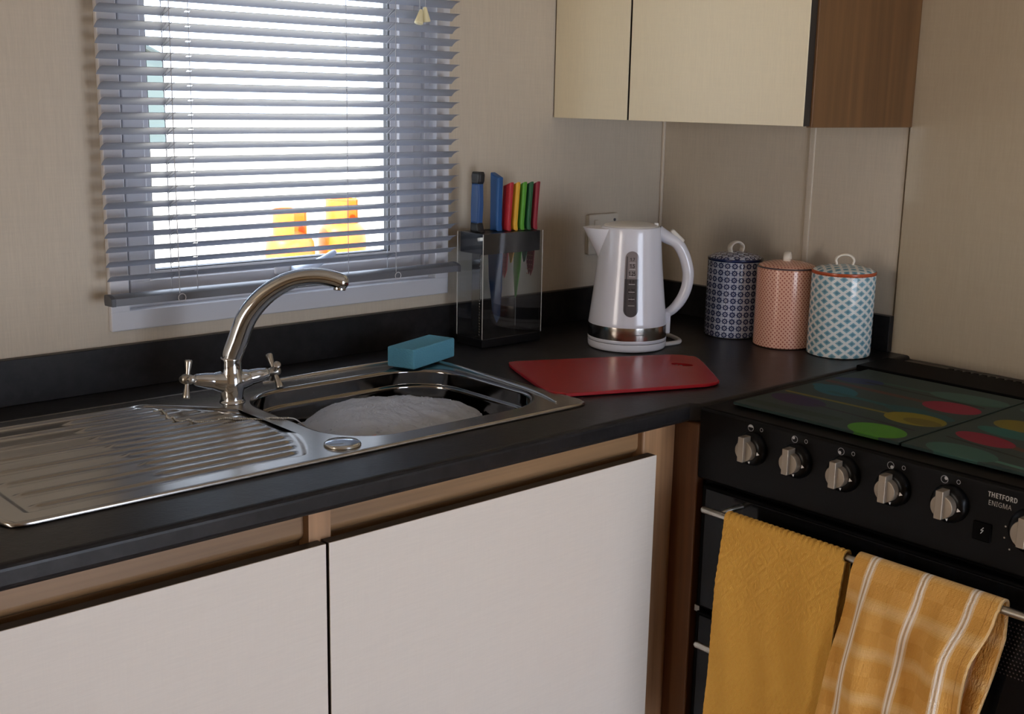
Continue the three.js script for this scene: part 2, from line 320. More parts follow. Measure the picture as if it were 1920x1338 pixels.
// ------------------------------------------------------------------ sink
const SINK = { x0: -1.565, x1: -0.722, z0: 0.103, z1: 0.511, y: 0.9045 };
const BOWL = { cx: -0.938, cz: 0.3185, hx: 0.182, hz: 0.15, r: 0.085 };
const DR = { x0: -1.54, x1: -1.15, z0: 0.128, z1: 0.486 };
function drainerY(x, z) {
  // recessed field with a curved right end, ridges along x
  const cz = (DR.z0 + DR.z1) / 2, right = -1.152 - 0.055 * Math.pow(Math.abs((z - cz) / 0.18), 2.2) - (z < 0.24 ? Math.min(1, (0.24 - z) / 0.1) * 0.05 : 0);
  const ss = (a, b, v) => { const t = Math.max(0, Math.min(1, (v - a) / (b - a))); return t * t * (3 - 2 * t); };
  const inField = ss(DR.x0 + 0.002, DR.x0 + 0.012, x) * (1 - ss(right + 0.004, right + 0.014, x)) * ss(DR.z0 + 0.002, DR.z0 + 0.01, z) * (1 - ss(DR.z1 - 0.012, DR.z1 - 0.003, z));
  const per = 0.0465, ph = (z - 0.133) / per, k = ph - Math.round(ph), k2 = ph - 0.5 - Math.round(ph - 0.5);
  const rid = (q, w) => Math.exp(-Math.pow(q * per / w, 2));
  const long = rid(k, 0.0042) * ss(DR.x0 + 0.012, DR.x0 + 0.03, x) * (1 - ss(right - 0.012, right + 0.002, x));
  const short = rid(k2, 0.0042) * ss(-1.372, -1.352, x) * (1 - ss(right - 0.012, right + 0.002, x));
  return SINK.y - 0.0035 * inField + 0.0036 * inField * Math.max(long, short);
}
{
  const t = thing('sink', 'stainless steel inset sink with a ridged drainer on its left and one square bowl', 'sink');
  const y = SINK.y;
  // flat plate with holes for the drainer field and the bowl
  const s = rrect(SINK.x0 + 0.006, SINK.x1 - 0.006, -SINK.z1 + 0.006, -SINK.z0 - 0.006, 0.012);
  const hb = new THREE.Path(); const N = 96; for (let i = 0; i < N; i++) { const [x, z] = rrPoint(BOWL.cx, BOWL.cz, BOWL.hx + 0.006, BOWL.hz + 0.006, BOWL.r + 0.0036, -i / N + 1); i ? hb.lineTo(x, -z) : hb.moveTo(x, -z); } hb.closePath(); s.holes.push(hb);
  const hd = new THREE.Path(); hd.moveTo(DR.x0, -DR.z0); hd.lineTo(DR.x1, -DR.z0); hd.lineTo(DR.x1, -DR.z1); hd.lineTo(DR.x0, -DR.z1); hd.closePath(); s.holes.push(hd);
  const plate = new THREE.ShapeGeometry(s, 8).rotateX(-Math.PI / 2).translate(0, y, 0);
  const cx = (SINK.x0 + SINK.x1) / 2, cz = (SINK.z0 + SINK.z1) / 2, hx = (SINK.x1 - SINK.x0) / 2, hz = (SINK.z1 - SINK.z0) / 2;
  const rimProf = [[-0.006, 0], [-0.0045, 0.0002], [-0.0025, 0.0006], [-0.0008, 0.0002], [0, -0.0012], [0.0001, -0.0034]];
  const rim = grid((u, v) => { const [o, dy] = rimProf[Math.round(v * (rimProf.length - 1))]; const [x, z] = rrPoint(cx, cz, hx + o, hz + o, 0.018 + o, u); return V3(x, y + dy, z); }, 160, rimProf.length - 1, true);
  // raised bead round the bowl's right and back
  mesh('sink_top', [metricUV(plate), metricUV(rim)], steel, t);
  const bead = [V3(-0.764, y + 0.0006, 0.482), V3(-0.749, y + 0.0006, 0.43), V3(-0.738, y + 0.0006, 0.3), V3(-0.734, y + 0.0006, 0.19), V3(-0.748, y + 0.0006, 0.135), V3(-0.81, y + 0.0006, 0.12), V3(-0.95, y + 0.0006, 0.119), V3(-1.04, y + 0.0006, 0.119)];
  mesh('raised_bead', sweep(bead, [0.0015, 0.0038, 0.0038, 0.0038, 0.0038, 0.0038, 0.0038, 0.0015], 12, 90), steel, t);
  mesh('drainer', grid((u, v) => { const x = DR.x0 + u * (DR.x1 - DR.x0), z = DR.z0 + v * (DR.z1 - DR.z0); return V3(x, drainerY(x, z), z); }, 200, 240, true), steel, t);
  // bowl: rolled lip, wall with a step, floor
  const prof = [[0.006, 0], [0.0042, -0.0003], [0.0024, -0.0011], [0.001, -0.0024], [0.0002, -0.0042], [0, -0.006], [0, -0.024], [-0.0006, -0.0255], [-0.0035, -0.0265], [-0.0045, -0.028], [-0.0048, -0.032], [-0.006, -0.08], [-0.016, -0.125], [-0.026, -0.142], [-0.045, -0.15], [-0.12, -0.153]];
  mesh('bowl', grid((u, v) => { const [o, dy] = prof[Math.round(v * (prof.length - 1))]; const [x, z] = rrPoint(BOWL.cx, BOWL.cz, BOWL.hx + o, BOWL.hz + o, Math.max(0.02, BOWL.r + o * 0.6), u); return V3(x, y + dy, z); }, 160, prof.length - 1, true), shadedBowlSteel, t);
  mesh('bowl_floor', metricUV(new THREE.CircleGeometry(0.16, 40).rotateX(-Math.PI / 2).translate(BOWL.cx, y - 0.1535, BOWL.cz)), shadedBowlSteel, t);
}
// soap suds
{
  const fx = -0.955, fz = 0.335;
  const ang = (a) => 1 + 0.06 * Math.sin(3 * a + 1) + 0.04 * Math.sin(7 * a + 2) + 0.025 * Math.sin(13 * a);
  const fy = (x, z) => { const dx = (x - fx) / 0.152, dz = (z - fz) / 0.128, d = Math.hypot(dx, dz) / ang(Math.atan2(dz, dx)); const m = Math.max(0, 1 - d * d);
    return 0.851 + 0.054 * Math.pow(m, 0.55) + 0.006 * m * (noise(x * 45, z * 45, 999, 999, 41) - 0.5) + 0.0034 * (noise(x * 110, z * 110, 999, 999, 42) - 0.5) + 0.0014 * (noise(x * 500, z * 500, 999, 999, 43) - 0.5); };
  const g = grid((u, v) => { const a = u * Math.PI * 2, r = v * 1.15; const q = ang(a); let x = fx + Math.cos(a) * 0.152 * r * q, z = fz + Math.sin(a) * 0.128 * r * q; x = Math.max(BOWL.cx - 0.166, Math.min(BOWL.cx + 0.166, x)); z = Math.max(BOWL.cz - 0.134, Math.min(BOWL.cz + 0.134, z)); return V3(x, fy(x, z), z); }, 220, 110, false);
  const bub = []; for (let i = 0; i < 420; i++) { const a = rnd() * 6.283, r = Math.sqrt(rnd()) * 1.02, x = fx + Math.cos(a) * 0.152 * r * ang(a), z = fz + Math.sin(a) * 0.128 * r * ang(a), q = 0.0007 + 0.002 * Math.pow(rnd(), 4); if (Math.abs(z - BOWL.cz) > 0.13) continue; bub.push(new THREE.IcosahedronGeometry(q, 1).translate(x, fy(x, z) - q * 0.3, z)); }
  const m = mesh('soap_suds', [g.toNonIndexed(), ...bub], phys(0xb2bac8, 0.5));
  tag(m, 'heap of white soap suds filling the sink bowl', 'suds', null, 'stuff');
  const c = mesh('dish_cloth', grid((u, v) => { const x = -1.085 + u * 0.05, z = 0.408 + v * 0.03; return V3(x, fy(x, z) + 0.002 + 0.004 * Math.sin(u * 9 + v * 4) * Math.sin(v * 3.14) * Math.sin(u * 3.14), z); }, 20, 12, true), std(0xd98b86, 0.9, 0, { side: THREE.DoubleSide }));
  tag(c, 'bit of pink cloth showing through the suds at the front left of the sink bowl', 'cloth');
}
{
  const t = thing('tap_hole_cover', 'round domed steel cap on the sink corner between drainer and bowl front', 'cap', [-1.133, SINK.y, 0.474]);
  mesh('dome', lathe([[0.0225, 0], [0.0235, 0.001], [0.0232, 0.0028], [0.021, 0.0045], [0.012, 0.0064], [0, 0.007]], 48), chrome, t);
  mesh('rim', new THREE.TorusGeometry(0.0228, 0.0012, 8, 48).rotateX(Math.PI / 2).translate(0, 0.001, 0), satin, t);
}
{
  const path = new THREE.CatmullRomCurve3([[-1.243, 0.170], [-1.236, 0.185], [-1.243, 0.212], [-1.24, 0.236], [-1.222, 0.258], [-1.2, 0.268], [-1.18, 0.276], [-1.163, 0.282], [-1.148, 0.298], [-1.133, 0.317], [-1.122, 0.325]].map(([x, z]) => V3(x, drainerY(x, z) + 0.0016, z)));
  const g = []; const n = 78; for (let i = 0; i <= n; i++) { const p = path.getPointAt(i / n); p.y = drainerY(p.x, p.z) + 0.0016; g.push(new THREE.IcosahedronGeometry(0.0016, 1).translate(p.x, p.y, p.z)); }
  g.push(...sweep([V3(-1.122, SINK.y + 0.0016, 0.325), V3(-1.114, SINK.y - 0.0002, 0.328), V3(-1.1, SINK.y - 0.012, 0.332)], [0.0011, 0.0011, 0.0011], 6, 14));
  tag(mesh('plug_chain', g, satin), 'fine steel bead chain lying across the drainer behind the ridges to the bowl', 'chain');
}
// ------------------------------------------------------------------ tap
{
  const t = thing('mixer_tap', 'chrome mixer tap with a curved spout and two cross head handles', 'tap', [-1.135, SINK.y + 0.0004, 0.195]);
  mesh('tap_body', lathe([[0.0185, 0], [0.0185, 0.0012], [0.0172, 0.0022], [0.0162, 0.005], [0.016, 0.01], [0.0172, 0.017], [0.0195, 0.024], [0.0195, 0.033], [0.0165, 0.042], [0.0148, 0.05], [0.0145, 0.06], [0.0152, 0.0632], [0.0146, 0.066], [0.012, 0.067]], 48), chrome, t);
  const d = V3(0.75, 0, 0.66).normalize(), P = (s, y) => V3(d.x * s, y - SINK.y, d.z * s);
  mesh('spout', sweep([P(0.0, 0.966), P(0.0025, 0.975), P(0.009, 0.991), P(0.0255, 1.031), P(0.053, 1.0625), P(0.09, 1.0835), P(0.125, 1.0885), P(0.147, 1.0855), P(0.158, 1.082)], [0.0143, 0.0147, 0.0148, 0.0147, 0.0142, 0.0132, 0.0122, 0.0118, 0.0118], 28, 90), chrome, t);
  mesh('outlet', latheAlong([[0, 0], [0.0085, 0], [0.0088, 0.001], [0.009, 0.013], [0, 0.013]], P(0.156, 1.07), V3(0.05, 1, 0)), chrome, t);
  for (const s of [-1, 1]) {
    const ax = V3(0.97 * s, 0, 0.23 * s).normalize(), arm = ax.clone().multiplyScalar(1).add(V3(0, 0.16, 0)).normalize(), o = V3(0, 0.029, 0);
    const valve = mesh('valve', latheAlong([[0.0165, 0.002], [0.0158, 0.014], [0.013, 0.024], [0.0119, 0.0268], [0.0114, 0.0275], [0.0118, 0.0285], [0.0108, 0.04], [0.0084, 0.052], [0.0065, 0.0555], [0, 0.056]], o, arm), chrome, t);
    const hub = o.clone().addScaledVector(arm, 0.064), up0 = V3(0, 1, 0).addScaledVector(arm, -arm.y).normalize(), sd = arm.clone().cross(up0);
    const tw = s < 0 ? 0.22 : -0.6, a = up0.clone().multiplyScalar(Math.cos(tw)).addScaledVector(sd, Math.sin(tw)), b = arm.clone().cross(a);
    const hg = [latheAlong([[0.0055, -0.009], [0.007, -0.004], [0.0078, 0.003], [0.006, 0.0075], [0.003, 0.009], [0, 0.0093]], hub, arm, 24)];
    for (const q of [a, b]) for (const e of [-1, 1]) hg.push(latheAlong([[0.0035, 0.003], [0.0036, 0.012], [0.0052, 0.0225], [0.0055, 0.026], [0.0045, 0.0275], [0, 0.028]], hub, q.clone().multiplyScalar(e), 18));
    mesh('cross_handle', hg, satin, t);
  }
}
// sponge
{
  const t = thing('sponge', 'turquoise block sponge on the back right corner of the sink', 'sponge', [-0.756, SINK.y + 0.0005, 0.157], 0.0);
  const bump = dataTex(128, 128, (u, v) => noise(u * 40, v * 40, 40, 40, 51) * 0.7 + noise(u * 90, v * 90, 90, 90, 52) * 0.3, false, 0.05, 0.05);
  const m = std(0x5c9db4, 0.95, 0, { bumpMap: bump, bumpScale: 0.0008 });
  const g = bx(-0.062, 0.062, 0, 0.033, -0.0265, 0.0265, 0.003, 3);
  mesh('foam_block', g, m, t); t.rotation.y = 0.33; t.position.set(-0.759, SINK.y + 0.003, 0.152);
}
// ------------------------------------------------------------------ knife block and knives
const KB = { x0: -0.593, x1: -0.450, z0: 0.041, z1: 0.112, y: 0.9 };
{
  const t = thing('knife_block', 'clear acrylic knife block with a black slotted top and dark base', 'knife block');
  const clear = phys(0xf2f4f6, 0.02, { transmission: 1, thickness: 0, ior: 1.49 });
  mesh('base', bx(KB.x0, KB.x1, 0.9006, 0.918, KB.z0, KB.z1, 0.002), phys(0x111113, 0.25), t);
  const w = 0.003, a = 0.9175, b = 1.1055;
  mesh('acrylic_wall', bx(KB.x0, KB.x1, a, b, KB.z1 - w, KB.z1, 0), clear, t);
  mesh('acrylic_wall', bx(KB.x0, KB.x1, a, b, KB.z0, KB.z0 + w, 0), clear, t);
  mesh('acrylic_wall', bx(KB.x0, KB.x0 + w, a, b, KB.z0 + w, KB.z1 - w, 0), clear, t);
  mesh('acrylic_wall', bx(KB.x1 - w, KB.x1, a, b, KB.z0 + w, KB.z1 - w, 0), clear, t);
  const edge = phys(0xd9d6cf, 0.2, { transmission: 0.3, thickness: 0 });
  for (const [x, z] of [[KB.x0, KB.z1], [KB.x0, KB.z0], [KB.x1, KB.z1], [KB.x1, KB.z0]]) mesh('corner_edge', bx(x - 0.0006, x + 0.0006, a, b, z - 0.0006, z + 0.0006, 0.0003), edge, t);
  const s = rrect(KB.x0 + w + 0.0004, KB.x1 - w - 0.0004, -KB.z1 + w + 0.0004, -KB.z0 - w - 0.0004, 0.001);
  for (const [x, z, hx, hz] of [[-0.578, 0.0765, 0.002, 0.017], [-0.533, 0.0765, 0.002, 0.022], [-0.516, 0.084, 0.0016, 0.014], [-0.5005, 0.085, 0.0016, 0.014], [-0.485, 0.086, 0.0016, 0.014], [-0.4695, 0.087, 0.0016, 0.014], [-0.4545 - 0.0015, 0.088, 0.0012, 0.014]]) { const h = new THREE.Path(); h.moveTo(x - hx, -z - hz); h.lineTo(x - hx, -z + hz); h.lineTo(x + hx, -z + hz); h.lineTo(x + hx, -z - hz); h.closePath(); s.holes.push(h); }
  mesh('slotted_top', extrude(s, 0.037 - 0.002, 0.001, 1, 4).rotateX(-Math.PI / 2).translate(0, 1.0695, 0), phys(0x17181a, 0.3), t);
}
// a knife: handle outline and blade outline in the (z, y) plane, thin along x
function knife(label, x, z, handle, hThick, blade, hMat, bMat, extra) {
  const t = thing('kitchen_knife', label, 'knife', [x, 1.1055, z], 0, undefined);
  const out = (pts, d, bev) => { const s = new THREE.Shape(); const c = pts.map(([a, b]) => new THREE.Vector2(a, b)); s.moveTo(c[0].x, c[0].y); for (let i = 1; i < c.length; i++) s.lineTo(c[i].x, c[i].y); s.closePath(); return extrude(s, d - 2 * bev, bev, 3, 4).translate(0, 0, -(d - 2 * bev) / 2).rotateY(-Math.PI / 2); };
  mesh('handle', out(handle, hThick, Math.min(0.0035, hThick * 0.35)), hMat, t);
  mesh('blade', out(blade, 0.0018, 0.0004), bMat, t);
  if (extra) extra(t, out);
  return t;
}
{
  const plas = (c) => std(c, 0.45);
  const steelB = std(0xa9a6a0, 0.22, 1);
  // serrated bread knife with a blue grip and black ends
  const ser = []; for (let i = 0; i <= 60; i++) ser.push([0.011 - (i % 2) * 0.0016, -0.03 - i * 0.0026]);
  knife('bread knife with a blue grip and black ends, leftmost in the clear knife block', -0.578, 0.0765, [[-0.011, 0.016], [0.009, 0.016], [0.011, 0.05], [0.0095, 0.087], [-0.0095, 0.087], [-0.0115, 0.05]], 0.014,
    [[-0.012, 0], [0.012, 0], ...ser, [0.004, -0.187], [-0.012, -0.17]], plas(0x1f4a82), steelB, (t, out) => {
      mesh('end_cap', out([[-0.0095, 0.0855], [0.0095, 0.0855], [0.0125, 0.09], [0.0135, 0.102], [0.011, 0.107], [-0.008, 0.107], [-0.0105, 0.1]], 0.015, 0.004), plas(0x16181c), t);
      mesh('bolster', out([[-0.0125, 0.0005], [0.0165, 0.0005], [0.013, 0.006], [0.0095, 0.0175], [-0.0112, 0.0175]], 0.0145, 0.004), plas(0x14161a), t);
    });
  const handle = (h, lo, hi, w) => [[-w, 0.0005], [w + 0.0015, 0.0005], [w - 0.0005, 0.012], [w, h * 0.55], [w + 0.001, h + hi], [-w - 0.0005, h + lo]];
  knife('all blue chef knife with a broad navy blade, second from left in the block', -0.533, 0.0765, handle(0.1, 0.004, -0.004, 0.010), 0.0145, [[-0.021, 0], [0.0185, 0], [0.0185, -0.1], [0.014, -0.158], [0.006, -0.168], [-0.006, -0.148], [-0.017, -0.09], [-0.021, -0.03]], plas(0x16508a), plas(0x12345a));
  const small = (z0) => [[-0.0125, 0], [0.0125, 0], [0.0115, -0.05], [0.004, -0.085], [-0.001, -0.092], [-0.009, -0.06]];
  const col = [['red', 0xb2202c], ['yellow', 0xd9a52c], ['lime green', 0x549a2c], ['dark green', 0x1c5a34], ['crimson', 0x8c2130]];
  const blades = [[0xb04a4a, 0.072], [0xc9a044, 0.06], [0x4f8f33, 0.125], [0x2a5c3a, 0.06], [0x7d2c30, 0.072]];
  col.forEach(([n, c], i) => {
    const L = blades[i][1], w = i === 2 ? 0.0115 : 0.0115;
    const bl = i === 0 || i === 4 ? [[-w, 0], [w, 0], [w * 0.8, -L], [w * 0.3, -L - 0.014], [0.001, -L - 0.004], [-0.002, -L - 0.012], [-w * 0.8, -L + 0.01]] : [[-w, 0], [w, 0], [w * 0.85, -L * 0.55], [w * 0.25, -L * 0.97], [0, -L], [-w * 0.75, -L * 0.6]];
    const k = knife(`${n} handled knife, ${['first', 'second', 'third', 'fourth', 'last'][i]} from the left of the five small bright knives`, -0.516 + i * 0.0153, 0.084 + i * 0.001, handle(0.084, -0.004 - i * 0.0004, 0.0035, 0.0095), 0.0105, bl, plas(c), plas(blades[i][0]), i === 0 || i === 4 ? (t) => {
      const dots = []; for (let q = 0; q < 16; q++) dots.push(new THREE.CylinderGeometry(0.0011, 0.0011, 0.0022, 10).rotateZ(Math.PI / 2).translate(0, -0.04 - Math.floor(q / 3) * 0.0085, -0.006 + (q % 3) * 0.0055));
      mesh('blade_dots', dots, plas(i ? 0xb9806f : 0x7a2b2f), t);
    } : null);
    k.rotation.z = -0.055;
  });
}
// ------------------------------------------------------------------ kettle
{
  const C = V3(-0.358, 0.9, 0.245), ry = Math.atan2(-0.669, 0.743); // local +x points along the handle
  const t = thing('kettle', 'white electric jug kettle with a steel band and grey water gauge', 'kettle', [C.x, C.y, C.z], ry);
  const W = whitePlastic;
  mesh('power_base', lathe([[0, 0.001], [0.067, 0.001], [0.0695, 0.002], [0.0712, 0.006], [0.0716, 0.0135], [0.071, 0.015], [0, 0.015]], 96), W, t);
  mesh('skirt', lathe([[0.0695, 0.0155], [0.0715, 0.0165], [0.0718, 0.0215], [0.0708, 0.022], [0.06, 0.022]], 96), W, t);
  mesh('gap_line', lathe([[0.069, 0.0145], [0.0697, 0.0155], [0.069, 0.017]], 96), std(0x34343a, 0.6), t);
  mesh('steel_band', lathe([[0.0705, 0.0215], [0.0717, 0.0222], [0.0714, 0.0448], [0.0702, 0.0455]], 128), std(0xb0aaa2, 0.16, 1), t);
  const R = (y) => { const k = (y - 0.045) / 0.174; return 0.0712 - 0.0178 * k - 0.0012 * Math.sin(k * Math.PI); };
  const prof = [[0.0695, 0.0448]]; for (let i = 0; i <= 24; i++) { const y = 0.0452 + (i / 24) * 0.172; prof.push([R(y), y]); } prof.push([0.0524, 0.2195], [0.0505, 0.2205], [0.048, 0.2195]);
  mesh('jug_body', lathe(prof, 128), W, t);
  mesh('lid', lathe([[0.0495, 0.2175], [0.0493, 0.2205], [0.047, 0.2225], [0.036, 0.2255], [0.018, 0.2272], [0, 0.2277]], 96), phys(0xdedbd6, 0.3), t);
  // spout on the side away from the handle (local -x)
  const sp = (u, v) => { const y = 0.162 + v * 0.0545, a = u * 2 - 1, half = 0.68 * (0.12 + 0.88 * Math.pow(v, 0.75)), th = Math.PI + a * half, p = 0.0335 * Math.pow(v, 1.05) * Math.pow(1 - Math.pow(Math.abs(a), 1.5), 1), r = R(Math.min(y, 0.217)) - 0.0006 + p; return V3(Math.cos(th) * r, y - 0.004 * p / 0.0335 * 0, Math.sin(th) * r); };
  mesh('spout', [grid(sp, 36, 24, true), grid((u, v) => { const q = sp(u, 1), r = V3(-0.045, q.y, 0); return q.lerp(r, v); }, 36, 2, true)], std(0xe6e6ea, 0.22, 0, { side: THREE.DoubleSide }), t);
  // handle
  const hp = [[0.048, 0.2125], [0.06, 0.2035], [0.083, 0.1915], [0.0965, 0.172], [0.1045, 0.149], [0.107, 0.132], [0.1045, 0.109], [0.0955, 0.087], [0.083, 0.0708], [0.072, 0.0615], [0.066, 0.052]];
  mesh('handle', sweep(hp.map(([q, y]) => V3(q, y, 0)), [0.011, 0.0115, 0.0108, 0.0105, 0.0105, 0.0103, 0.01, 0.0098, 0.0096, 0.0085, 0.007], 24, 90, 1.25, V3(0, 0, 1)), W, t);
  mesh('handle_foot', [bx(0.066, 0.0775, 0.026, 0.066, -0.011, 0.011, 0.003, 3)], W, t);
  mesh('switch', bx(-0.015, 0.015, -0.004, 0.004, -0.008, 0.008, 0.003, 3).rotateZ(-0.75).translate(0.084, 0.2035, 0), phys(0xd6d3cb, 0.35), t);
  mesh('lid_catch', bx(0.041, 0.049, 0.219, 0.2265, -0.006, 0.006, 0.002, 3), phys(0xdedbd6, 0.3), t);
  // gauge facing the camera side (local +z)
  const gTex = canvasTex(128, 512, (c, w, h) => {
    c.fillStyle = '#857d7d'; c.fillRect(0, 0, w, h); c.fillStyle = '#4c494b'; c.fillRect(0, h * 0.45, w, h * 0.55); c.fillStyle = '#3e3d40'; c.fillRect(w * 0.1, h * 0.18, w * 0.06, h * 0.7);
    c.fillStyle = '#cfcbc8'; c.font = 'bold 34px sans-serif'; c.textAlign = 'center';
    c.fillStyle = '#2d2a2c'; ['1.7', '1.5', '1.25', '1.0', '0.75', '0.5'].forEach((s, i) => { c.fillText(s, w * 0.52, h * (0.25 + i * 0.085)); });
    c.strokeStyle = '#d0cccc'; c.lineWidth = 3; for (let i = 0; i < 7; i++) { c.beginPath(); c.moveTo(w * 0.3, h * (0.275 + i * 0.075)); c.lineTo(w * 0.75, h * (0.275 + i * 0.075)); c.stroke(); }
  });
  const gz = (u, v, o) => { const y = 0.0655 + v * 0.1155, f = v * 0.1155, rr = 0.013 - 0.0016 * v, e = f < rr ? Math.sqrt(Math.max(0, 1 - Math.pow(1 - f / rr, 2))) : 0.1155 - f < rr ? Math.sqrt(Math.max(0, 1 - Math.pow(1 - (0.1155 - f) / rr, 2))) : 1; const th = Math.PI / 2 + 0.02 - (u * 2 - 1) * e * (rr / R(y)); const r = R(y) + o; return V3(Math.cos(th) * r, y, Math.sin(th) * r); };
  const ev = (v) => 0.5 - 0.5 * Math.cos(v * Math.PI);
  mesh('water_gauge', grid((u, v) => gz(u, ev(v), 0.0011), 24, 80, false), phys(0xffffff, 0.12, { map: gTex }), t);
  // printed maker's mark on the band: too small to read, a row of strokes
  const mk = []; for (let i = 0; i < 9; i++) { const th = Math.PI / 2 - 0.12 - i * 0.026; mk.push(new THREE.BoxGeometry(0.0012, 0.0018, 0.0003).rotateY(Math.PI / 2 - th).translate(Math.cos(th) * 0.0717, 0.0335, Math.sin(th) * 0.0717)); }
  mesh('band_print', mk, std(0x3a3634, 0.5), t);
}
{
  const g = sweep([V3(-0.305, 0.9045, 0.292), V3(-0.285, 0.9045, 0.295), V3(-0.262, 0.9045, 0.29), V3(-0.235, 0.9048, 0.24), V3(-0.215, 0.905, 0.15), V3(-0.195, 0.9065, 0.1), V3(-0.18, 0.915, 0.07), V3(-0.175, 0.94, 0.06), V3(-0.178, 1.0, 0.066), V3(-0.178, 1.035, 0.062)], [0.0042, 0.0042, 0.0042], 12, 80);
  const k = scene.getObjectByName('kettle'); k.updateMatrixWorld(true);
  mesh('power_cord', merged(g).applyMatrix4(k.matrixWorld.clone().invert()), std(0xc9c7c4, 0.5), k);
}
// ------------------------------------------------------------------ red chopping mat
{
  const C = [[-0.655, 0.258], [-0.632, 0.243], [-0.60, 0.2565], [-0.40, 0.352], [-0.368, 0.372], [-0.357, 0.392], [-0.362, 0.42], [-0.452, 0.532], [-0.468, 0.546], [-0.487, 0.549], [-0.52, 0.54], [-0.70, 0.468], [-0.72, 0.455], [-0.727, 0.432], [-0.715, 0.39]];
  const cv = new THREE.CatmullRomCurve3(C.map(([x, z]) => V3(x, 0, z)), true, 'catmullrom', 0.5), s = new THREE.Shape(); const n = 120;
  for (let i = 0; i < n; i++) { const p = cv.getPoint(i / n); i ? s.lineTo(p.x, -p.z) : s.moveTo(p.x, -p.z); } s.closePath();
  const h = new THREE.Path(); for (let i = 0; i < 24; i++) { const a = -i / 24 * 6.283, x = -0.4215 + 0.02 * Math.cos(a) * 0.5 + 0.011 * Math.sin(a) * 0.85, z = 0.432 + 0.02 * Math.cos(a) * 0.86 - 0.011 * Math.sin(a) * 0.5; i ? h.lineTo(x, -z) : h.moveTo(x, -z); } h.closePath(); s.holes.push(h);
  const t = thing('chopping_board', 'thin red plastic chopping board lying in front of the kettle', 'chopping board', [0, 0.9, 0]);
  mesh('board', metricUV(extrude(s, 0.0032, 0.0012, 2, 4).rotateX(-Math.PI / 2).translate(0, 0.0042 + 0.0006 - 0.0036, 0)), phys(0xa01a20, 0.27, { specularIntensity: 0.55 }), t).position.y = 0.0012;
  const drop = phys(0xf3dada, 0.05, { transmission: 0.9, thickness: 0.002, ior: 1.33 });
  const dd = []; for (let i = 0; i < 16; i++) { const a = i < 6 ? [-0.515 + rnd() * 0.05, 0.385 + rnd() * 0.02] : [-0.475 + rnd() * 0.06, 0.425 + rnd() * 0.03], r = 0.0015 + rnd() * 0.002; const q = new THREE.SphereGeometry(r, 10, 6, 0, 6.3, 0, Math.PI / 2); q.scale(1.6, 0.35, 1); dd.push(q.translate(a[0], 0.0056, a[1])); }
  mesh('water_drops', dd, drop, t);
}
// ------------------------------------------------------------------ canisters
function canister(label, pos, r, hB, hTop, map, lidMap, bandCol, bandH, handleTurn, base) {
  const t = thing('storage_canister', label, 'canister', pos);
  const glaze = (m) => phys(0xffffff, 0.16, { map: m });
  const g = lathe([[0, 0], [r - 0.002, 0], [r, 0.0025], [r, hB - 0.002], [r - 0.001, hB], [r - 0.004, hB]], 96);
  mesh('jar', g, glaze(map), t);
  mesh('rim_band', lathe([[r - 0.002, hB - 0.0005], [r + 0.0004, hB + 0.0005], [r + 0.0006, hB + bandH - 0.001], [r - 0.001, hB + bandH], [r - 0.003, hB + bandH]], 96), phys(bandCol, 0.2), t);
  const y0 = hB + bandH, lg = lathe([[r - 0.0018, y0 - 0.0005], [r - 0.003, y0 + 0.0012], [r * 0.82, y0 + 0.0045], [r * 0.5, y0 + 0.0085], [r * 0.2, y0 + 0.0105], [0, y0 + 0.011]], 96);
  { const p = lg.attributes.position, uv = lg.attributes.uv; for (let i = 0; i < p.count; i++) uv.setXY(i, p.getX(i) / 0.33 + 0.5, p.getZ(i) / 0.165 + 0.5); }
  const lid = mesh('lid', lg, glaze(lidMap), t);
  const hh = hTop - y0 - 0.008, w = 0.0155, pts = []; for (let i = 0; i <= 12; i++) { const a = Math.PI * (1.12 - 1.24 * i / 12); pts.push(V3(Math.cos(a) * w, y0 + 0.008 + hh * (0.42 + 0.5 * Math.sin(a)), 0)); }
  pts.unshift(V3(-w * 0.8, y0 + 0.006, 0)); pts.push(V3(w * 0.8, y0 + 0.006, 0));
  const h = mesh('lid_handle', sweep(pts, [0.0026, 0.0026, 0.0026], 16, 50, 2.6, V3(0, 0, 1)), phys(0xe9e1d2, 0.2), lid); h.rotation.y = handleTurn;
  return t;
}
function print1(c, w, h) { // navy rings and white stars
  c.fillStyle = '#bcc2d2'; c.fillRect(0, 0, w, h); const nx = 24, ny = 11, dx = w / nx, dy = h / ny;
  for (let j = 0; j < ny; j++) for (let i = 0; i < nx; i++) {
    const x = (i + 0.5) * dx, y = (j + 0.5) * dy;
    c.fillStyle = '#4a5478'; c.beginPath(); for (let k = 0; k < 16; k++) { const a = k / 16 * 6.283, r = (k % 2 ? 0.36 : 0.5) * dx; const px = x + Math.cos(a) * r, py = y + Math.sin(a) * r * dy / dx; k ? c.lineTo(px, py) : c.moveTo(px, py); } c.fill();
    c.fillStyle = '#262f52'; c.beginPath(); c.ellipse(x, y, dx * 0.33, dy * 0.33, 0, 0, 6.3); c.fill();
    c.fillStyle = '#b9bfd2'; c.beginPath(); c.ellipse(x, y, dx * 0.19, dy * 0.19, 0, 0, 6.3); c.fill();
    c.fillStyle = '#2a3254'; c.beginPath(); c.ellipse(x, y, dx * 0.09, dy * 0.09, 0, 0, 6.3); c.fill();
  }
}
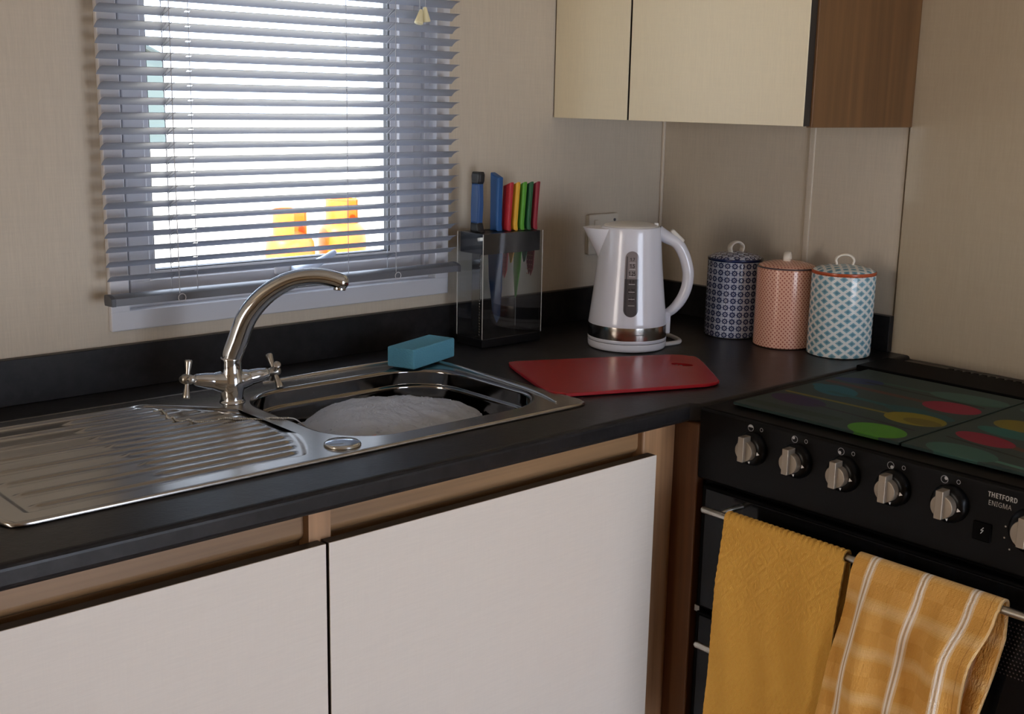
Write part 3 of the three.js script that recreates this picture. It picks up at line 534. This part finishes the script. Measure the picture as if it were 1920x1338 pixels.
function print2(c, w, h) {
  c.fillStyle = '#e3ae96'; c.fillRect(0, 0, w, h); const nx = 44, ny = 18, dx = w / nx, dy = h / ny;
  for (let j = 0; j < ny * 2; j++) for (let i = 0; i < nx; i++) {
    const x = (i + 0.5 + (j % 2) * 0.5) * dx, y = (j + 0.5) * dy / 2;
    c.strokeStyle = '#e6b7a0'; c.lineWidth = 2; c.beginPath(); c.arc(x, y, dx * 0.42, 0, 6.3); c.stroke();
    c.fillStyle = '#a2574b'; c.beginPath(); c.ellipse(x, y, dx * 0.17, dx * 0.17, 0, 0, 6.3); c.fill();
  }
}
function print3(c, w, h) {
  c.fillStyle = '#dfe3df'; c.fillRect(0, 0, w, h); const nx = 16, ny = 9, dx = w / nx, dy = h / ny;
  const dia = (x, y, k, rot) => { c.beginPath(); c.moveTo(x, y - dy * 0.5 * k); c.quadraticCurveTo(x + dx * 0.18 * k, y - dy * 0.2 * k, x + dx * 0.5 * k, y); c.quadraticCurveTo(x + dx * 0.18 * k, y + dy * 0.2 * k, x, y + dy * 0.5 * k); c.quadraticCurveTo(x - dx * 0.18 * k, y + dy * 0.2 * k, x - dx * 0.5 * k, y); c.quadraticCurveTo(x - dx * 0.18 * k, y - dy * 0.2 * k, x, y - dy * 0.5 * k); };
  for (let j = -1; j <= ny * 2; j++) for (let i = -1; i <= nx; i++) {
    const x = (i + 0.5 + (j & 1) * 0.5) * dx, y = (j + 0.5) * dy / 2;
    c.fillStyle = '#7fa9b6'; c.beginPath(); c.moveTo(x, y - dy * 0.33); c.lineTo(x + dx * 0.33, y); c.lineTo(x, y + dy * 0.33); c.lineTo(x - dx * 0.33, y); c.closePath(); c.fill();
    c.fillStyle = '#628c9d'; c.beginPath(); c.moveTo(x, y - dy * 0.17); c.lineTo(x + dx * 0.17, y); c.lineTo(x, y + dy * 0.17); c.lineTo(x - dx * 0.17, y); c.closePath(); c.fill();
    c.fillStyle = '#b98a6c'; c.beginPath(); c.arc(x + dx * 0.25, y + dy * 0.25, 2.2, 0, 6.3); c.fill();
  }
}
{
  const t1 = canvasTex(2048, 870, print1), t2 = canvasTex(2048, 840, print2), t3 = canvasTex(2048, 850, print3);
  canister('tall canister printed with navy rings and white stars, beside the kettle handle', [-0.110, 0.9006, 0.291], 0.0520, 0.145, 0.181, t1, t1, 0x1f2c57, 0.0055, -0.2, 0);
  canister('peach pink canister with small dark dots, middle of the three canisters', [-0.1124, 0.9006, 0.4114], 0.0535, 0.145, 0.1735, t2, t2, 0x5a4a4e, 0.0028, 0.55, 0);
  canister('teal and white lattice patterned canister with an orange rim, beside the cooker', [-0.0974, 0.9006, 0.523], 0.0560, 0.1455, 0.181, t3, t3, 0xb4512c, 0.0058, -0.95, 0);
}
// ------------------------------------------------------------------ cooker
const CK = { x: -0.6, z0: 0.619, z1: 1.222 };
{
  const t = thing('cooker', 'black freestanding cooker with silver control knobs and a printed glass covered hob', 'cooker');
  mesh('cooker_body', [bx(-0.585, -0.02, 0.02, 0.79, CK.z0 + 0.006, CK.z1 - 0.006, 0.002), bx(-0.597, -0.055, 0.79, 0.896, CK.z0 + 0.003, CK.z1 - 0.003, 0.004, 3)], blackMatt, t);
  // hob rim and back vent
  mesh('hob_surround', [bx(-0.598, -0.19, 0.892, 0.9005, CK.z0, CK.z1, 0.004, 3)], blackGloss, t);
  const vent = [bx(-0.19, -0.092, 0.892, 0.909, CK.z0, CK.z1, 0.003, 3)];
  mesh('back_vent', vent, blackMatt, t);
  for (let i = 0; i < 30; i++) mesh('vent_tooth', bx(-0.0925, -0.083, 0.896, 0.9085, 0.732 + i * 0.0146, 0.732 + i * 0.0146 + 0.0088, 0.0008), blackMatt, t);
  // control panel with printed marks
  const PZ = CK.z1 - CK.z0, PY = 0.108, pw = 2048, ph = 368;
  const Z = (z) => (z - CK.z0) / PZ * pw, Y = (y) => (0.899 - y) / PY * ph;
  const pTex = canvasTex(pw, ph, (c) => {
    c.fillStyle = '#0a0a0a'; c.fillRect(0, 0, pw, ph); c.strokeStyle = '#9a9a9a'; c.fillStyle = '#b0b0b0'; c.lineWidth = 3;
    const k = 3396, fills = [[0, 1], [-0.75, 0.75], [-0.75, -0.75], [0.75, -0.75], [0.75, 0.75]];
    [[0.7125, 0.8881], [0.7872, 0.8883], [0.8612, 0.8883], [0.9353, 0.8872], [1.0102, 0.8875]].forEach(([z, y], i) => {
      const r = 0.0046 * k, x = Z(z), yy = Y(y); c.beginPath(); c.ellipse(x, yy, r, r, 0, 0, 6.3); c.stroke();
      c.save(); c.beginPath(); c.ellipse(x, yy, r, r, 0, 0, 6.3); c.clip();
      if (i === 0) c.fillRect(x - r, yy - r, 2 * r, r * 0.8); else { c.beginPath(); c.arc(x + fills[i][0] * r * 0.55, yy - fills[i][1] * r * 0.55, r * 0.5, 0, 6.3); c.fill(); }
      c.restore();
      c.beginPath(); c.ellipse(Z(z + 0.0185), Y(y + 0.001), 0.0023 * k, 0.0026 * k, 0, 0, 6.3); c.stroke();
    });
    c.fillStyle = '#b5b1aa'; c.textAlign = 'left'; c.font = 'bold 31px sans-serif'; c.fillText('THETFORD', Z(1.0672), Y(0.8808), 126); c.font = '29px sans-serif'; c.fillText('ENIGMA', Z(1.0685), Y(0.8705), 100);
    for (let i = 0; i < 9; i++) { const a = 2.4 + i * 0.5; c.beginPath(); c.arc(Z(1.125 + 0.033 * Math.cos(a)), Y(0.842 - 0.029 * Math.sin(a)), 4, 0, 6.3); c.fill(); }
    c.strokeStyle = '#8a8a8a'; c.lineWidth = 3; c.beginPath(); c.moveTo(Z(1.0685), Y(0.8415)); c.lineTo(Z(1.0655), Y(0.8375)); c.lineTo(Z(1.068), Y(0.8375)); c.lineTo(Z(1.065), Y(0.833)); c.stroke();
  });
  const panel = bx(-0.6, -0.585, 0.791, 0.899, CK.z0, CK.z1, 0.004, 3);
  { const p = panel.attributes.position, uv = panel.attributes.uv; for (let i = 0; i < p.count; i++) uv.setXY(i, (p.getZ(i) - CK.z0) / PZ, (p.getY(i) - 0.791) / PY); }
  mesh('control_panel', panel, phys(0xffffff, 0.3, { map: pTex, specularIntensity: 0.3 }), t);
  mesh('igniter_button', bx(-0.6025, -0.598, 0.823, 0.847, 1.053, 1.077, 0.002, 3), blackMatt, t);
  mesh('spark_mark', [bar(V3(-0.6027, 0.841, 1.0675), V3(-0.6027, 0.837, 1.0645), 0.0005), bar(V3(-0.6027, 0.837, 1.0645), V3(-0.6027, 0.8375, 1.0675), 0.0005), bar(V3(-0.6027, 0.8375, 1.0675), V3(-0.6027, 0.833, 1.0645), 0.0005)], std(0xb0b0b0, 0.5), t);
  // knobs
  const cap = new THREE.Shape(); { const r = 0.0145; cap.absarc(0, 0, r, 0, Math.PI * 2, false); }
  const kn = (z, y, big) => {
    const k = new THREE.Group(); k.name = 'knob'; k.position.set(-0.6, y, z); t.add(k);
    const s = big ? 1.15 : 1;
    mesh('knob_skirt', latheAlong([[0.0245 * s, 0], [0.0245 * s, 0.003], [0.0225 * s, 0.009], [0.0165 * s, 0.013], [0, 0.013]], V3(0, 0, 0), V3(-1, 0, 0), 48), phys(0x08090a, 0.3, { specularIntensity: 0.35 }), k);
    mesh('knob_cap', [latheAlong([[0.0148 * s, 0.012], [0.0148 * s, 0.0225], [0.0138 * s, 0.0238], [0, 0.0238]], V3(0, 0, 0), V3(-1, 0, 0), 48)], std(0x968b7c, 0.38, 0.6), k);
    mesh('knob_grip', [bx(-0.0295, -0.0125, -0.0148, 0.0215, -0.0058, 0.0042, 0.001, 2)], std(0x968b7c, 0.32, 0.6), k);
    const tri = (a, r0, r1, w) => { const q = new THREE.Shape(); q.moveTo(r0, -w); q.lineTo(r1, 0); q.lineTo(r0, w); q.closePath(); const g = extrude(q, 0.0006).rotateZ(a); return g.rotateY(-Math.PI / 2).translate(-0.0132, 0, 0); };
    mesh('knob_mark', [tri(-0.12, 0.0162, 0.0208, 0.0026), tri(-1.35, 0.0165, 0.0198, 0.0017)], std(0xe9e9e9, 0.5), k);
  };
  for (const z of [0.719, 0.794, 0.8688, 0.9425, 1.021]) kn(z, 0.8592, false);
  kn(1.126, 0.853, true);
  // oven doors
  for (const [y0, y1, hy] of [[0.592, 0.7845, 0.7645], [0.10, 0.584, 0.5545]]) {
    const d = mesh('oven_door', bx(-0.603, -0.586, y0, y1, 0.634, 1.207, 0.003, 3), blackMatt, t);
    mesh('door_glass', bx(-0.6055, -0.6025, y0 + 0.004, y1 - 0.004, 0.6425, 1.199, 0.001), phys(0x0c0d0f, 0.16, { specularIntensity: 0.5 }), d);
    mesh('handle', [...sweep([V3(-0.6445, hy, 0.6725), V3(-0.6445, hy, 0.9), V3(-0.6445, hy, 1.185)], [0.0052, 0.0052, 0.0052], 18, 12), ...sweep([V3(-0.604, hy + 0.006, 0.7095), V3(-0.625, hy + 0.005, 0.705), V3(-0.643, hy, 0.7)], [0.004, 0.004, 0.004], 10, 10), ...sweep([V3(-0.604, hy + 0.006, 1.135), V3(-0.625, hy + 0.005, 1.142), V3(-0.643, hy, 1.149)], [0.004, 0.004, 0.004], 10, 10)], satin, d);
  }
  mesh('hinge', bx(-0.6, -0.588, 0.581, 0.591, 0.628, 0.638, 0.001), satin, t);
  // dot screen printed in the upper door's glass
  const dots = []; for (let j = 0; j < 14; j++) for (let i = 0; i < 9; i++) dots.push(new THREE.CircleGeometry(0.0011, 8).rotateY(-Math.PI / 2).translate(-0.60565, 0.735 - j * 0.0052, 1.102 + (i + (j % 2) * 0.5) * 0.0046));
  mesh('glass_dots', dots, std(0x3a2a26, 0.5), t);
}
tag(mesh('worktop_strip', bx(-0.055, -0.004, 0.872, 0.8925, 0.612, 1.4, 0.001), std(0x4b433c, 0.5)), 'narrow brown grey strip between the back of the cooker and the wall', 'strip');
// printed glass covers on the hob
function hobCover(label, z0, z1, draw) {
  const t = thing('hob_cover', label, 'hob cover', [0, 0.9007, 0]);
  const tex = canvasTex(1024, 1024, (c) => { c.save(); draw(c, (x, z) => [(z - z0) / (z1 - z0) * 1024, (1 - (x + 0.557) / 0.362) * 1024]); c.restore(); });
  const g = bx(-0.557, -0.195, 0.0015, 0.006, z0, z1, 0.001);
  { const p = g.attributes.position, uv = g.attributes.uv; for (let i = 0; i < p.count; i++) uv.setXY(i, (p.getZ(i) - z0) / (z1 - z0), (p.getX(i) + 0.557) / 0.362); }
  mesh('glass_sheet', g, phys(0xa4a4a4, 0.55, { map: tex, specularIntensity: 0.3 }), t);
  const f = []; for (const x of [-0.545, -0.207]) for (const z of [z0 + 0.012, z1 - 0.012]) f.push(cyl(0.006, 0.006, 0.0016, 16).translate(x, 0.0008, z));
  mesh('rubber_foot', f, blackMatt, t);
}
function spoon(c, px, x0, z0, x1, z1, hw, hl, col, handleCol, hwid) { // handle from (x0,z0) to bowl centre (x1,z1)
  const [a, b] = px(x0, z0), [p, q] = px(x1, z1), an = Math.atan2(q - b, p - a);
  c.strokeStyle = handleCol || col; c.lineWidth = hwid; c.lineCap = 'round'; c.beginPath(); c.moveTo(a, b); c.lineTo(p, q); c.stroke();
  c.fillStyle = col; c.beginPath(); c.ellipse(p, q, hl, hw, an, 0, 6.3); c.fill();
}
hobCover('dark glass hob cover printed with coloured spoons, the one beside the worktop', 0.646, 0.9195, (c, px) => {
  c.fillStyle = '#485e59'; c.fillRect(0, 0, 1024, 1024);
  const teal = '#5b8c7f'; spoon(c, px, -0.268, 0.69, -0.262, 0.86, 70, 215, '#44826b', '#497c6b', 26);
  spoon(c, px, -0.262, 0.8, -0.255, 0.858, 74, 225, teal, teal, 20);
  spoon(c, px, -0.293, 0.655, -0.284, 0.69, 58, 130, '#324582', '#324582', 50); c.strokeStyle = '#1f2828'; c.lineWidth = 16; c.beginPath(); c.moveTo(...px(-0.283, 0.70)); c.lineTo(...px(-0.292, 0.90)); c.stroke();
  spoon(c, px, -0.323, 0.655, -0.328, 0.869, 92, 165, '#cc2c54', '#7e5144', 42);
  spoon(c, px, -0.36, 0.66, -0.372, 0.7, 85, 150, '#2c899c', '#2c899c', 60); spoon(c, px, -0.385, 0.70, -0.395, 0.855, 62, 210, '#2f7276', '#2c7c7f', 34);
  spoon(c, px, -0.4345, 0.655, -0.4315, 0.87, 96, 168, '#b8a82e', '#a9993f', 24); c.fillStyle = '#958631'; c.beginPath(); c.ellipse(...px(-0.438, 0.885), 105, 48, 0, 0, 6.3); c.fill();
  spoon(c, px, -0.468, 0.66, -0.47, 0.70, 74, 175, '#443162', '#443162', 40); c.strokeStyle = '#3c3145'; c.lineWidth = 14; c.beginPath(); c.moveTo(...px(-0.474, 0.73)); c.lineTo(...px(-0.487, 0.9)); c.stroke();
  c.strokeStyle = '#375144'; c.lineWidth = 60; c.beginPath(); c.moveTo(...px(-0.53, 0.66)); c.lineTo(...px(-0.52, 0.8)); c.stroke();
  c.fillStyle = '#6fc83c'; const [p, q] = px(-0.5265, 0.868); c.beginPath(); c.ellipse(p, q, 158, 96, 0.05, 0, 6.3); c.fill();
});
hobCover('dark glass hob cover with printed spoons, cut off by the right edge of the photo', 0.923, 1.1965, (c, px) => {
  c.fillStyle = '#485e59'; c.fillRect(0, 0, 1024, 1024);
  spoon(c, px, -0.25, 1.19, -0.25, 0.99, 72, 200, '#5b8c7f', '#5b8c7f', 24);
  spoon(c, px, -0.36, 1.19, -0.348, 0.984, 90, 140, '#ac992e', '#a9993f', 26);
  spoon(c, px, -0.42, 1.19, -0.398, 0.99, 58, 170, '#2f8b82', '#2c7c7f', 60);
  spoon(c, px, -0.49, 1.19, -0.452, 0.985, 72, 165, '#c2274e', '#7e5144', 40);
  c.strokeStyle = '#1f2828'; c.lineWidth = 14; c.beginPath(); c.moveTo(...px(-0.478, 0.945)); c.lineTo(...px(-0.52, 1.17)); c.stroke();
  spoon(c, px, -0.545, 1.12, -0.532, 0.994, 88, 185, '#558e7e', '#6bb099', 26);
});
// ------------------------------------------------------------------ tea towels on the oven rail
function towel(name, label, fn, nu, nv, thick, mat) {
  const t = thing(name, label, 'tea towel');
  const eps = 1e-3, N = (u, v) => { const a = fn(Math.min(1, u + eps), v).sub(fn(Math.max(0, u - eps), v)), b = fn(u, Math.min(1, v + eps)).sub(fn(u, Math.max(0, v - eps))); return a.cross(b).normalize(); };
  const off = (u, v, k) => fn(u, v).addScaledVector(N(u, v), k * thick / 2);
  const outer = grid((u, v) => off(u, v, 1), nu, nv), inner = grid((u, v) => off(u, v, -1), nu, nv, true);
  const e = [0, 1].map((q) => grid((u, v) => off(q, v, q ? 1 - 2 * u : 2 * u - 1), 2, nv)), e2 = [0, 1].map((q) => grid((u, v) => off(u, q, q ? 2 * v - 1 : 1 - 2 * v), nu, 2));
  mesh('cloth', [outer, inner, ...e, ...e2], mat, t);
  return t;
}
const ss = (a, b, v) => { const t = Math.max(0, Math.min(1, (v - a) / (b - a))); return t * t * (3 - 2 * t); };
// path over the rail: v 0 = back hem, 1 = front hem
function drape(v, back, front, rx = 0.0085, hy = 0.7645) {
  const L = back + Math.PI * rx + front; let s = v * L;
  if (s < back) return [-0.6445 + rx, hy - (back - s)];
  s -= back; if (s < Math.PI * rx) { const a = s / rx; return [-0.6445 + Math.cos(a) * rx, hy + Math.sin(a) * rx]; }
  s -= Math.PI * rx; return [-0.6445 - rx, hy - s];
}
{
  const bump = dataTex(512, 512, (u, v) => { const k = 7, a = Math.abs(((u * k + v * k) % 1) - 0.5) * 2, b = Math.abs(((u * k - v * k + k) % 1) - 0.5) * 2; const m = Math.max(a, b), ringy = 0.5 + 0.5 * Math.cos(m * 3 * 6.283); return 0.45 * ringy + 0.25 * noise(u * 150, v * 150, 150, 150, 61) + 0.2 * noise(u * 60, v * 60, 60, 60, 62); }, false, 0.35, 0.2);
  const m = std(0xdba546, 0.95, 0, { bumpMap: bump, bumpScale: 0.0008 });
  const relief = (u, y) => { const a = ((u * 0.198) / 0.033 + 50) % 1, b = (y / 0.036 + 50) % 1, d = Math.abs(a - 0.5) + Math.abs(b - 0.5); return 0.00042 * Math.cos(d * 6.283 * 3) * (0.35 + 0.65 * ss(0.56, 0.72, y)) + 0.0006 * (noise(u * 70, y * 300, 999, 999, 63) - 0.5) + 0.0007 * (noise(u * 24, y * 110, 999, 999, 64) - 0.5); };
  towel('tea_towel', 'plain mustard yellow tea towel with a woven diamond texture on the oven rail', (u, v) => {
    const [x, y] = drape(v, 0.3, 0.36), d = Math.max(0, 0.772 - y), front = ss(0.46, 0.5, v);
    const z0 = 0.7165 - 0.04 * d * front + 0.0 , z1 = 0.9145 - 0.085 * d * front - (front < 0.5 ? 0.004 : 0);
    const wob = (0.0035 * Math.sin(u * 7 + 1.5) + 0.002 * Math.sin(u * 17 + y * 20)) * ss(0, 0.12, d) + relief(u, y) * ss(0, 0.02, d);
    const curl = front * 0.006 * ss(0.9, 1, u) * ss(0.02, 0.2, d);
    return V3(x - front * (0.004 * ss(0, 0.2, d)) + (front ? -1 : 0.4) * wob + curl, y + 0.0006 * Math.sin(u * 140) * (1 - ss(0, 0.02, d)), z0 + (z1 - z0) * u);
  }, 220, 560, 0.0032, m);
}
{
  const tex = canvasTex(1024, 2048, (c, w, h) => {
    c.fillStyle = '#d9a24e'; c.fillRect(0, 0, w, h);
    for (let i = 0; i < 6; i++) for (let j = 0; j < 22; j++) { c.fillStyle = (i + j) % 2 ? 'rgba(190,128,52,0.2)' : 'rgba(235,180,100,0.12)'; c.fillRect(i * w / 6, j * h / 22, w / 6, h / 22); }
    for (let j = 0; j < 11; j++) for (let q = 0; q < 3; q++) { c.fillStyle = 'rgba(240,208,160,0.2)'; c.fillRect(0, j * h / 11 - 30 + q * 9, w, 60 - q * 18); }
    for (const u of [0.135, 0.5, 0.83]) { c.fillStyle = 'rgba(238,222,200,0.55)'; c.fillRect(u * w - 34, 0, 68, h); c.fillStyle = 'rgba(245,238,228,0.95)'; c.fillRect(u * w - 22, 0, 12, h); c.fillRect(u * w + 6, 0, 14, h); c.fillStyle = 'rgba(160,140,120,0.6)'; c.fillRect(u * w - 7, 0, 10, h); }
    c.fillStyle = 'rgba(246,214,160,0.9)'; c.fillRect(w - 16, 0, 16, h); c.fillStyle = 'rgba(150,96,36,0.5)'; c.fillRect(w - 62, 0, 5, h);
    c.globalAlpha = 0.10; for (let i = 0; i < 1024; i += 3) { c.fillStyle = i % 2 ? '#8a5a20' : '#ffe0a0'; c.fillRect(i, 0, 1, h); } for (let j = 0; j < 2048; j += 3) { c.fillStyle = j % 2 ? '#8a5a20' : '#ffe0a0'; c.fillRect(0, j, w, 1); }
  });
  const bump = dataTex(256, 256, (u, v) => 0.5 * noise(u * 90, v * 90, 90, 90, 71) + 0.5 * noise(u * 30, v * 30, 30, 30, 72), false, 0.35, 0.2);
  const m = std(0xffffff, 0.95, 0, { map: tex, bumpMap: bump, bumpScale: 0.0012 });
  towel('tea_towel', 'golden checked tea towel with white double stripes, hanging right of the plain one', (u, v) => {
    const [x, y] = drape(v, 0.3, 0.36, 0.0105), d = Math.max(0, 0.772 - y), front = ss(0.46, 0.5, v);
    const z0 = 0.9265 - 0.135 * d * front, zr = 1.1215 - (front > 0.5 ? 0.135 * d + 0.012 * ss(0.02, 0.09, d) - 0.012 * ss(0.13, 0.3, d) : 0.2 * Math.max(0, d - 0.05));
    const fold = (0.006 * Math.sin(u * 11 + 0.6 - y * 3) + 0.0035 * Math.sin(u * 23 + y * 14) + 0.003 * Math.sin(y * 42 + u * 5)) * ss(0, 0.1, d);
    return V3(x - front * (0.007 * ss(0, 0.1, d)) - front * fold - front * 0.009 * (1 - ss(0, 0.22, u)) * ss(0.08, 0.25, d) + (1 - front) * (0.5 * fold + 0.004), y, z0 + (zr - z0) * u);
  }, 110, 240, 0.003, m);
}
// ------------------------------------------------------------------ venetian blind
{
  const t = thing('venetian_blind', 'grey aluminium venetian blind with open slats hanging over the window', 'blind');
  const X0 = -1.2435, X1 = -0.604, ZC = 0.045, tilt = 0.45, w = 0.025, cr = 0.0022;
  const holes = [-1.107], cords = [-1.107, -0.832];
  const xs = [X0]; for (const h of holes) { xs.push(h - 0.004, h + 0.004); } xs.push(X1);
  // crown-curved section; front edge up, back edge down
  const sec = (q, o) => { const s = (q - 0.5) * w, b = cr * (1 - Math.pow(q * 2 - 1, 2)) + o; return [b * Math.cos(tilt) + s * Math.sin(tilt), s * Math.cos(tilt) - b * Math.sin(tilt)]; }; // [y, z]
  const nq = 10, g = [];
  for (const o of [0.0003, -0.0003]) for (let k = 0; k + 1 < xs.length; k++) {
    const hole = k % 2 === 1;
    g.push(grid((u, v) => { const [y, z] = sec(v, o); return V3(xs[k] + (xs[k + 1] - xs[k]) * u, y, z); }, 1, nq, o < 0, hole ? (i, j) => j !== 4 && j !== 5 : null));
  }
  for (const q of [0, 1]) g.push(grid((u, v) => { const [y, z] = sec(q, 0.0003 - 0.0006 * (q ? 1 - v : v)); return V3(X0 + (X1 - X0) * u, y, z); }, 1, 1));
  for (const x of [X0, X1]) g.push(grid((u, v) => { const [y, z] = sec(v, (x === X0 ? 1 - 2 * u : 2 * u - 1) * 0.0003); return V3(x, y, z); }, 1, nq));
  const sg = merged(g.map((q) => q.toNonIndexed())), sm = std(0x8f939d, 0.42, 0, { side: THREE.DoubleSide });
  const y0 = 1.0735, pitch = 0.02105, n = 30;
  for (let i = 0; i < n; i++) { const m = mesh('slat', sg, sm, t); m.position.set((hash(i, 3, 5) - 0.5) * 0.002, y0 + i * pitch, ZC); m.rotation.x = (hash(i, 1, 9) - 0.5) * 0.05; }
  const rs = new THREE.Shape(); rs.moveTo(-0.013, -0.006); rs.lineTo(0.011, -0.007); rs.quadraticCurveTo(0.0145, 0, 0.0115, 0.008); rs.quadraticCurveTo(0, 0.0115, -0.0125, 0.0045); rs.closePath();
  mesh('bottom_rail', [extrude(rs, X1 - X0 + 0.004, 0.001, 2, 8).rotateY(Math.PI / 2).rotateX(0).translate(X0 - 0.002, 1.041, ZC)], std(0x5f6167, 0.4), t);
  for (const x of [X0 - 0.004, X1 - 0.001]) mesh('rail_end_cap', extrude(rs, 0.005, 0.0012, 2, 8).rotateY(Math.PI / 2).scale(1, 1.06, 1.06).translate(x, 1.041, ZC), std(0x4c4e53, 0.5), t);
  mesh('head_rail', bx(X0, X1, y0 + n * pitch, y0 + n * pitch + 0.028, ZC - 0.014, ZC + 0.014, 0.002), std(0x9a9da3, 0.4), t);
  const thread = std(0xa9acb4, 0.8), top = y0 + n * pitch;
  for (const x of [-1.142, -0.742]) {
    const a = [], hz = 0.0125;
    for (const z of [ZC - hz, ZC + hz]) a.push(bar(V3(x, 1.045, z), V3(x, top, z), 0.0007, 0.0007, 6));
    for (let i = 0; i < n; i++) for (const dx of [-0.004, 0.004]) a.push(bar(V3(x + dx * 0.3, y0 + i * pitch - 0.007, ZC - hz), V3(x + dx, y0 + i * pitch + 0.006, ZC + hz), 0.0005, 0.0005, 5));
    mesh('ladder_cord', a, thread, t);
    mesh('cord_loop', new THREE.TorusGeometry(0.006, 0.0007, 6, 24).translate(x + 0.002, 1.039, ZC + 0.0155), phys(0xc4c4c8, 0.3), t);
  }
  for (const x of cords) mesh('lift_cord', bar(V3(x + 0.001, 1.045, ZC), V3(x + 0.001, top, ZC), 0.0006, 0.0006, 6), thread, t);
  const pull = (dx, y, lean) => { const p = mesh('pull_cord', bar(V3(-0.6935 + dx * 0.2, top, ZC + 0.02), V3(-0.6935 + dx, y + 0.014, ZC + 0.022), 0.0006, 0.0006, 6), thread, t); const k = mesh('cord_knob', lathe([[0.0012, 0.015], [0.003, 0.014], [0.0042, 0.008], [0.0072, -0.006], [0.0074, -0.0085], [0.006, -0.0095], [0, -0.0095]], 20), std(0xe4dcb4, 0.45), p); k.position.set(-0.6935 + dx, y, ZC + 0.022); k.rotation.z = lean; };
  pull(-0.0065, 1.4665, -0.25); pull(0.006, 1.4705, 0.12);
}
renderer.render(scene, camera);
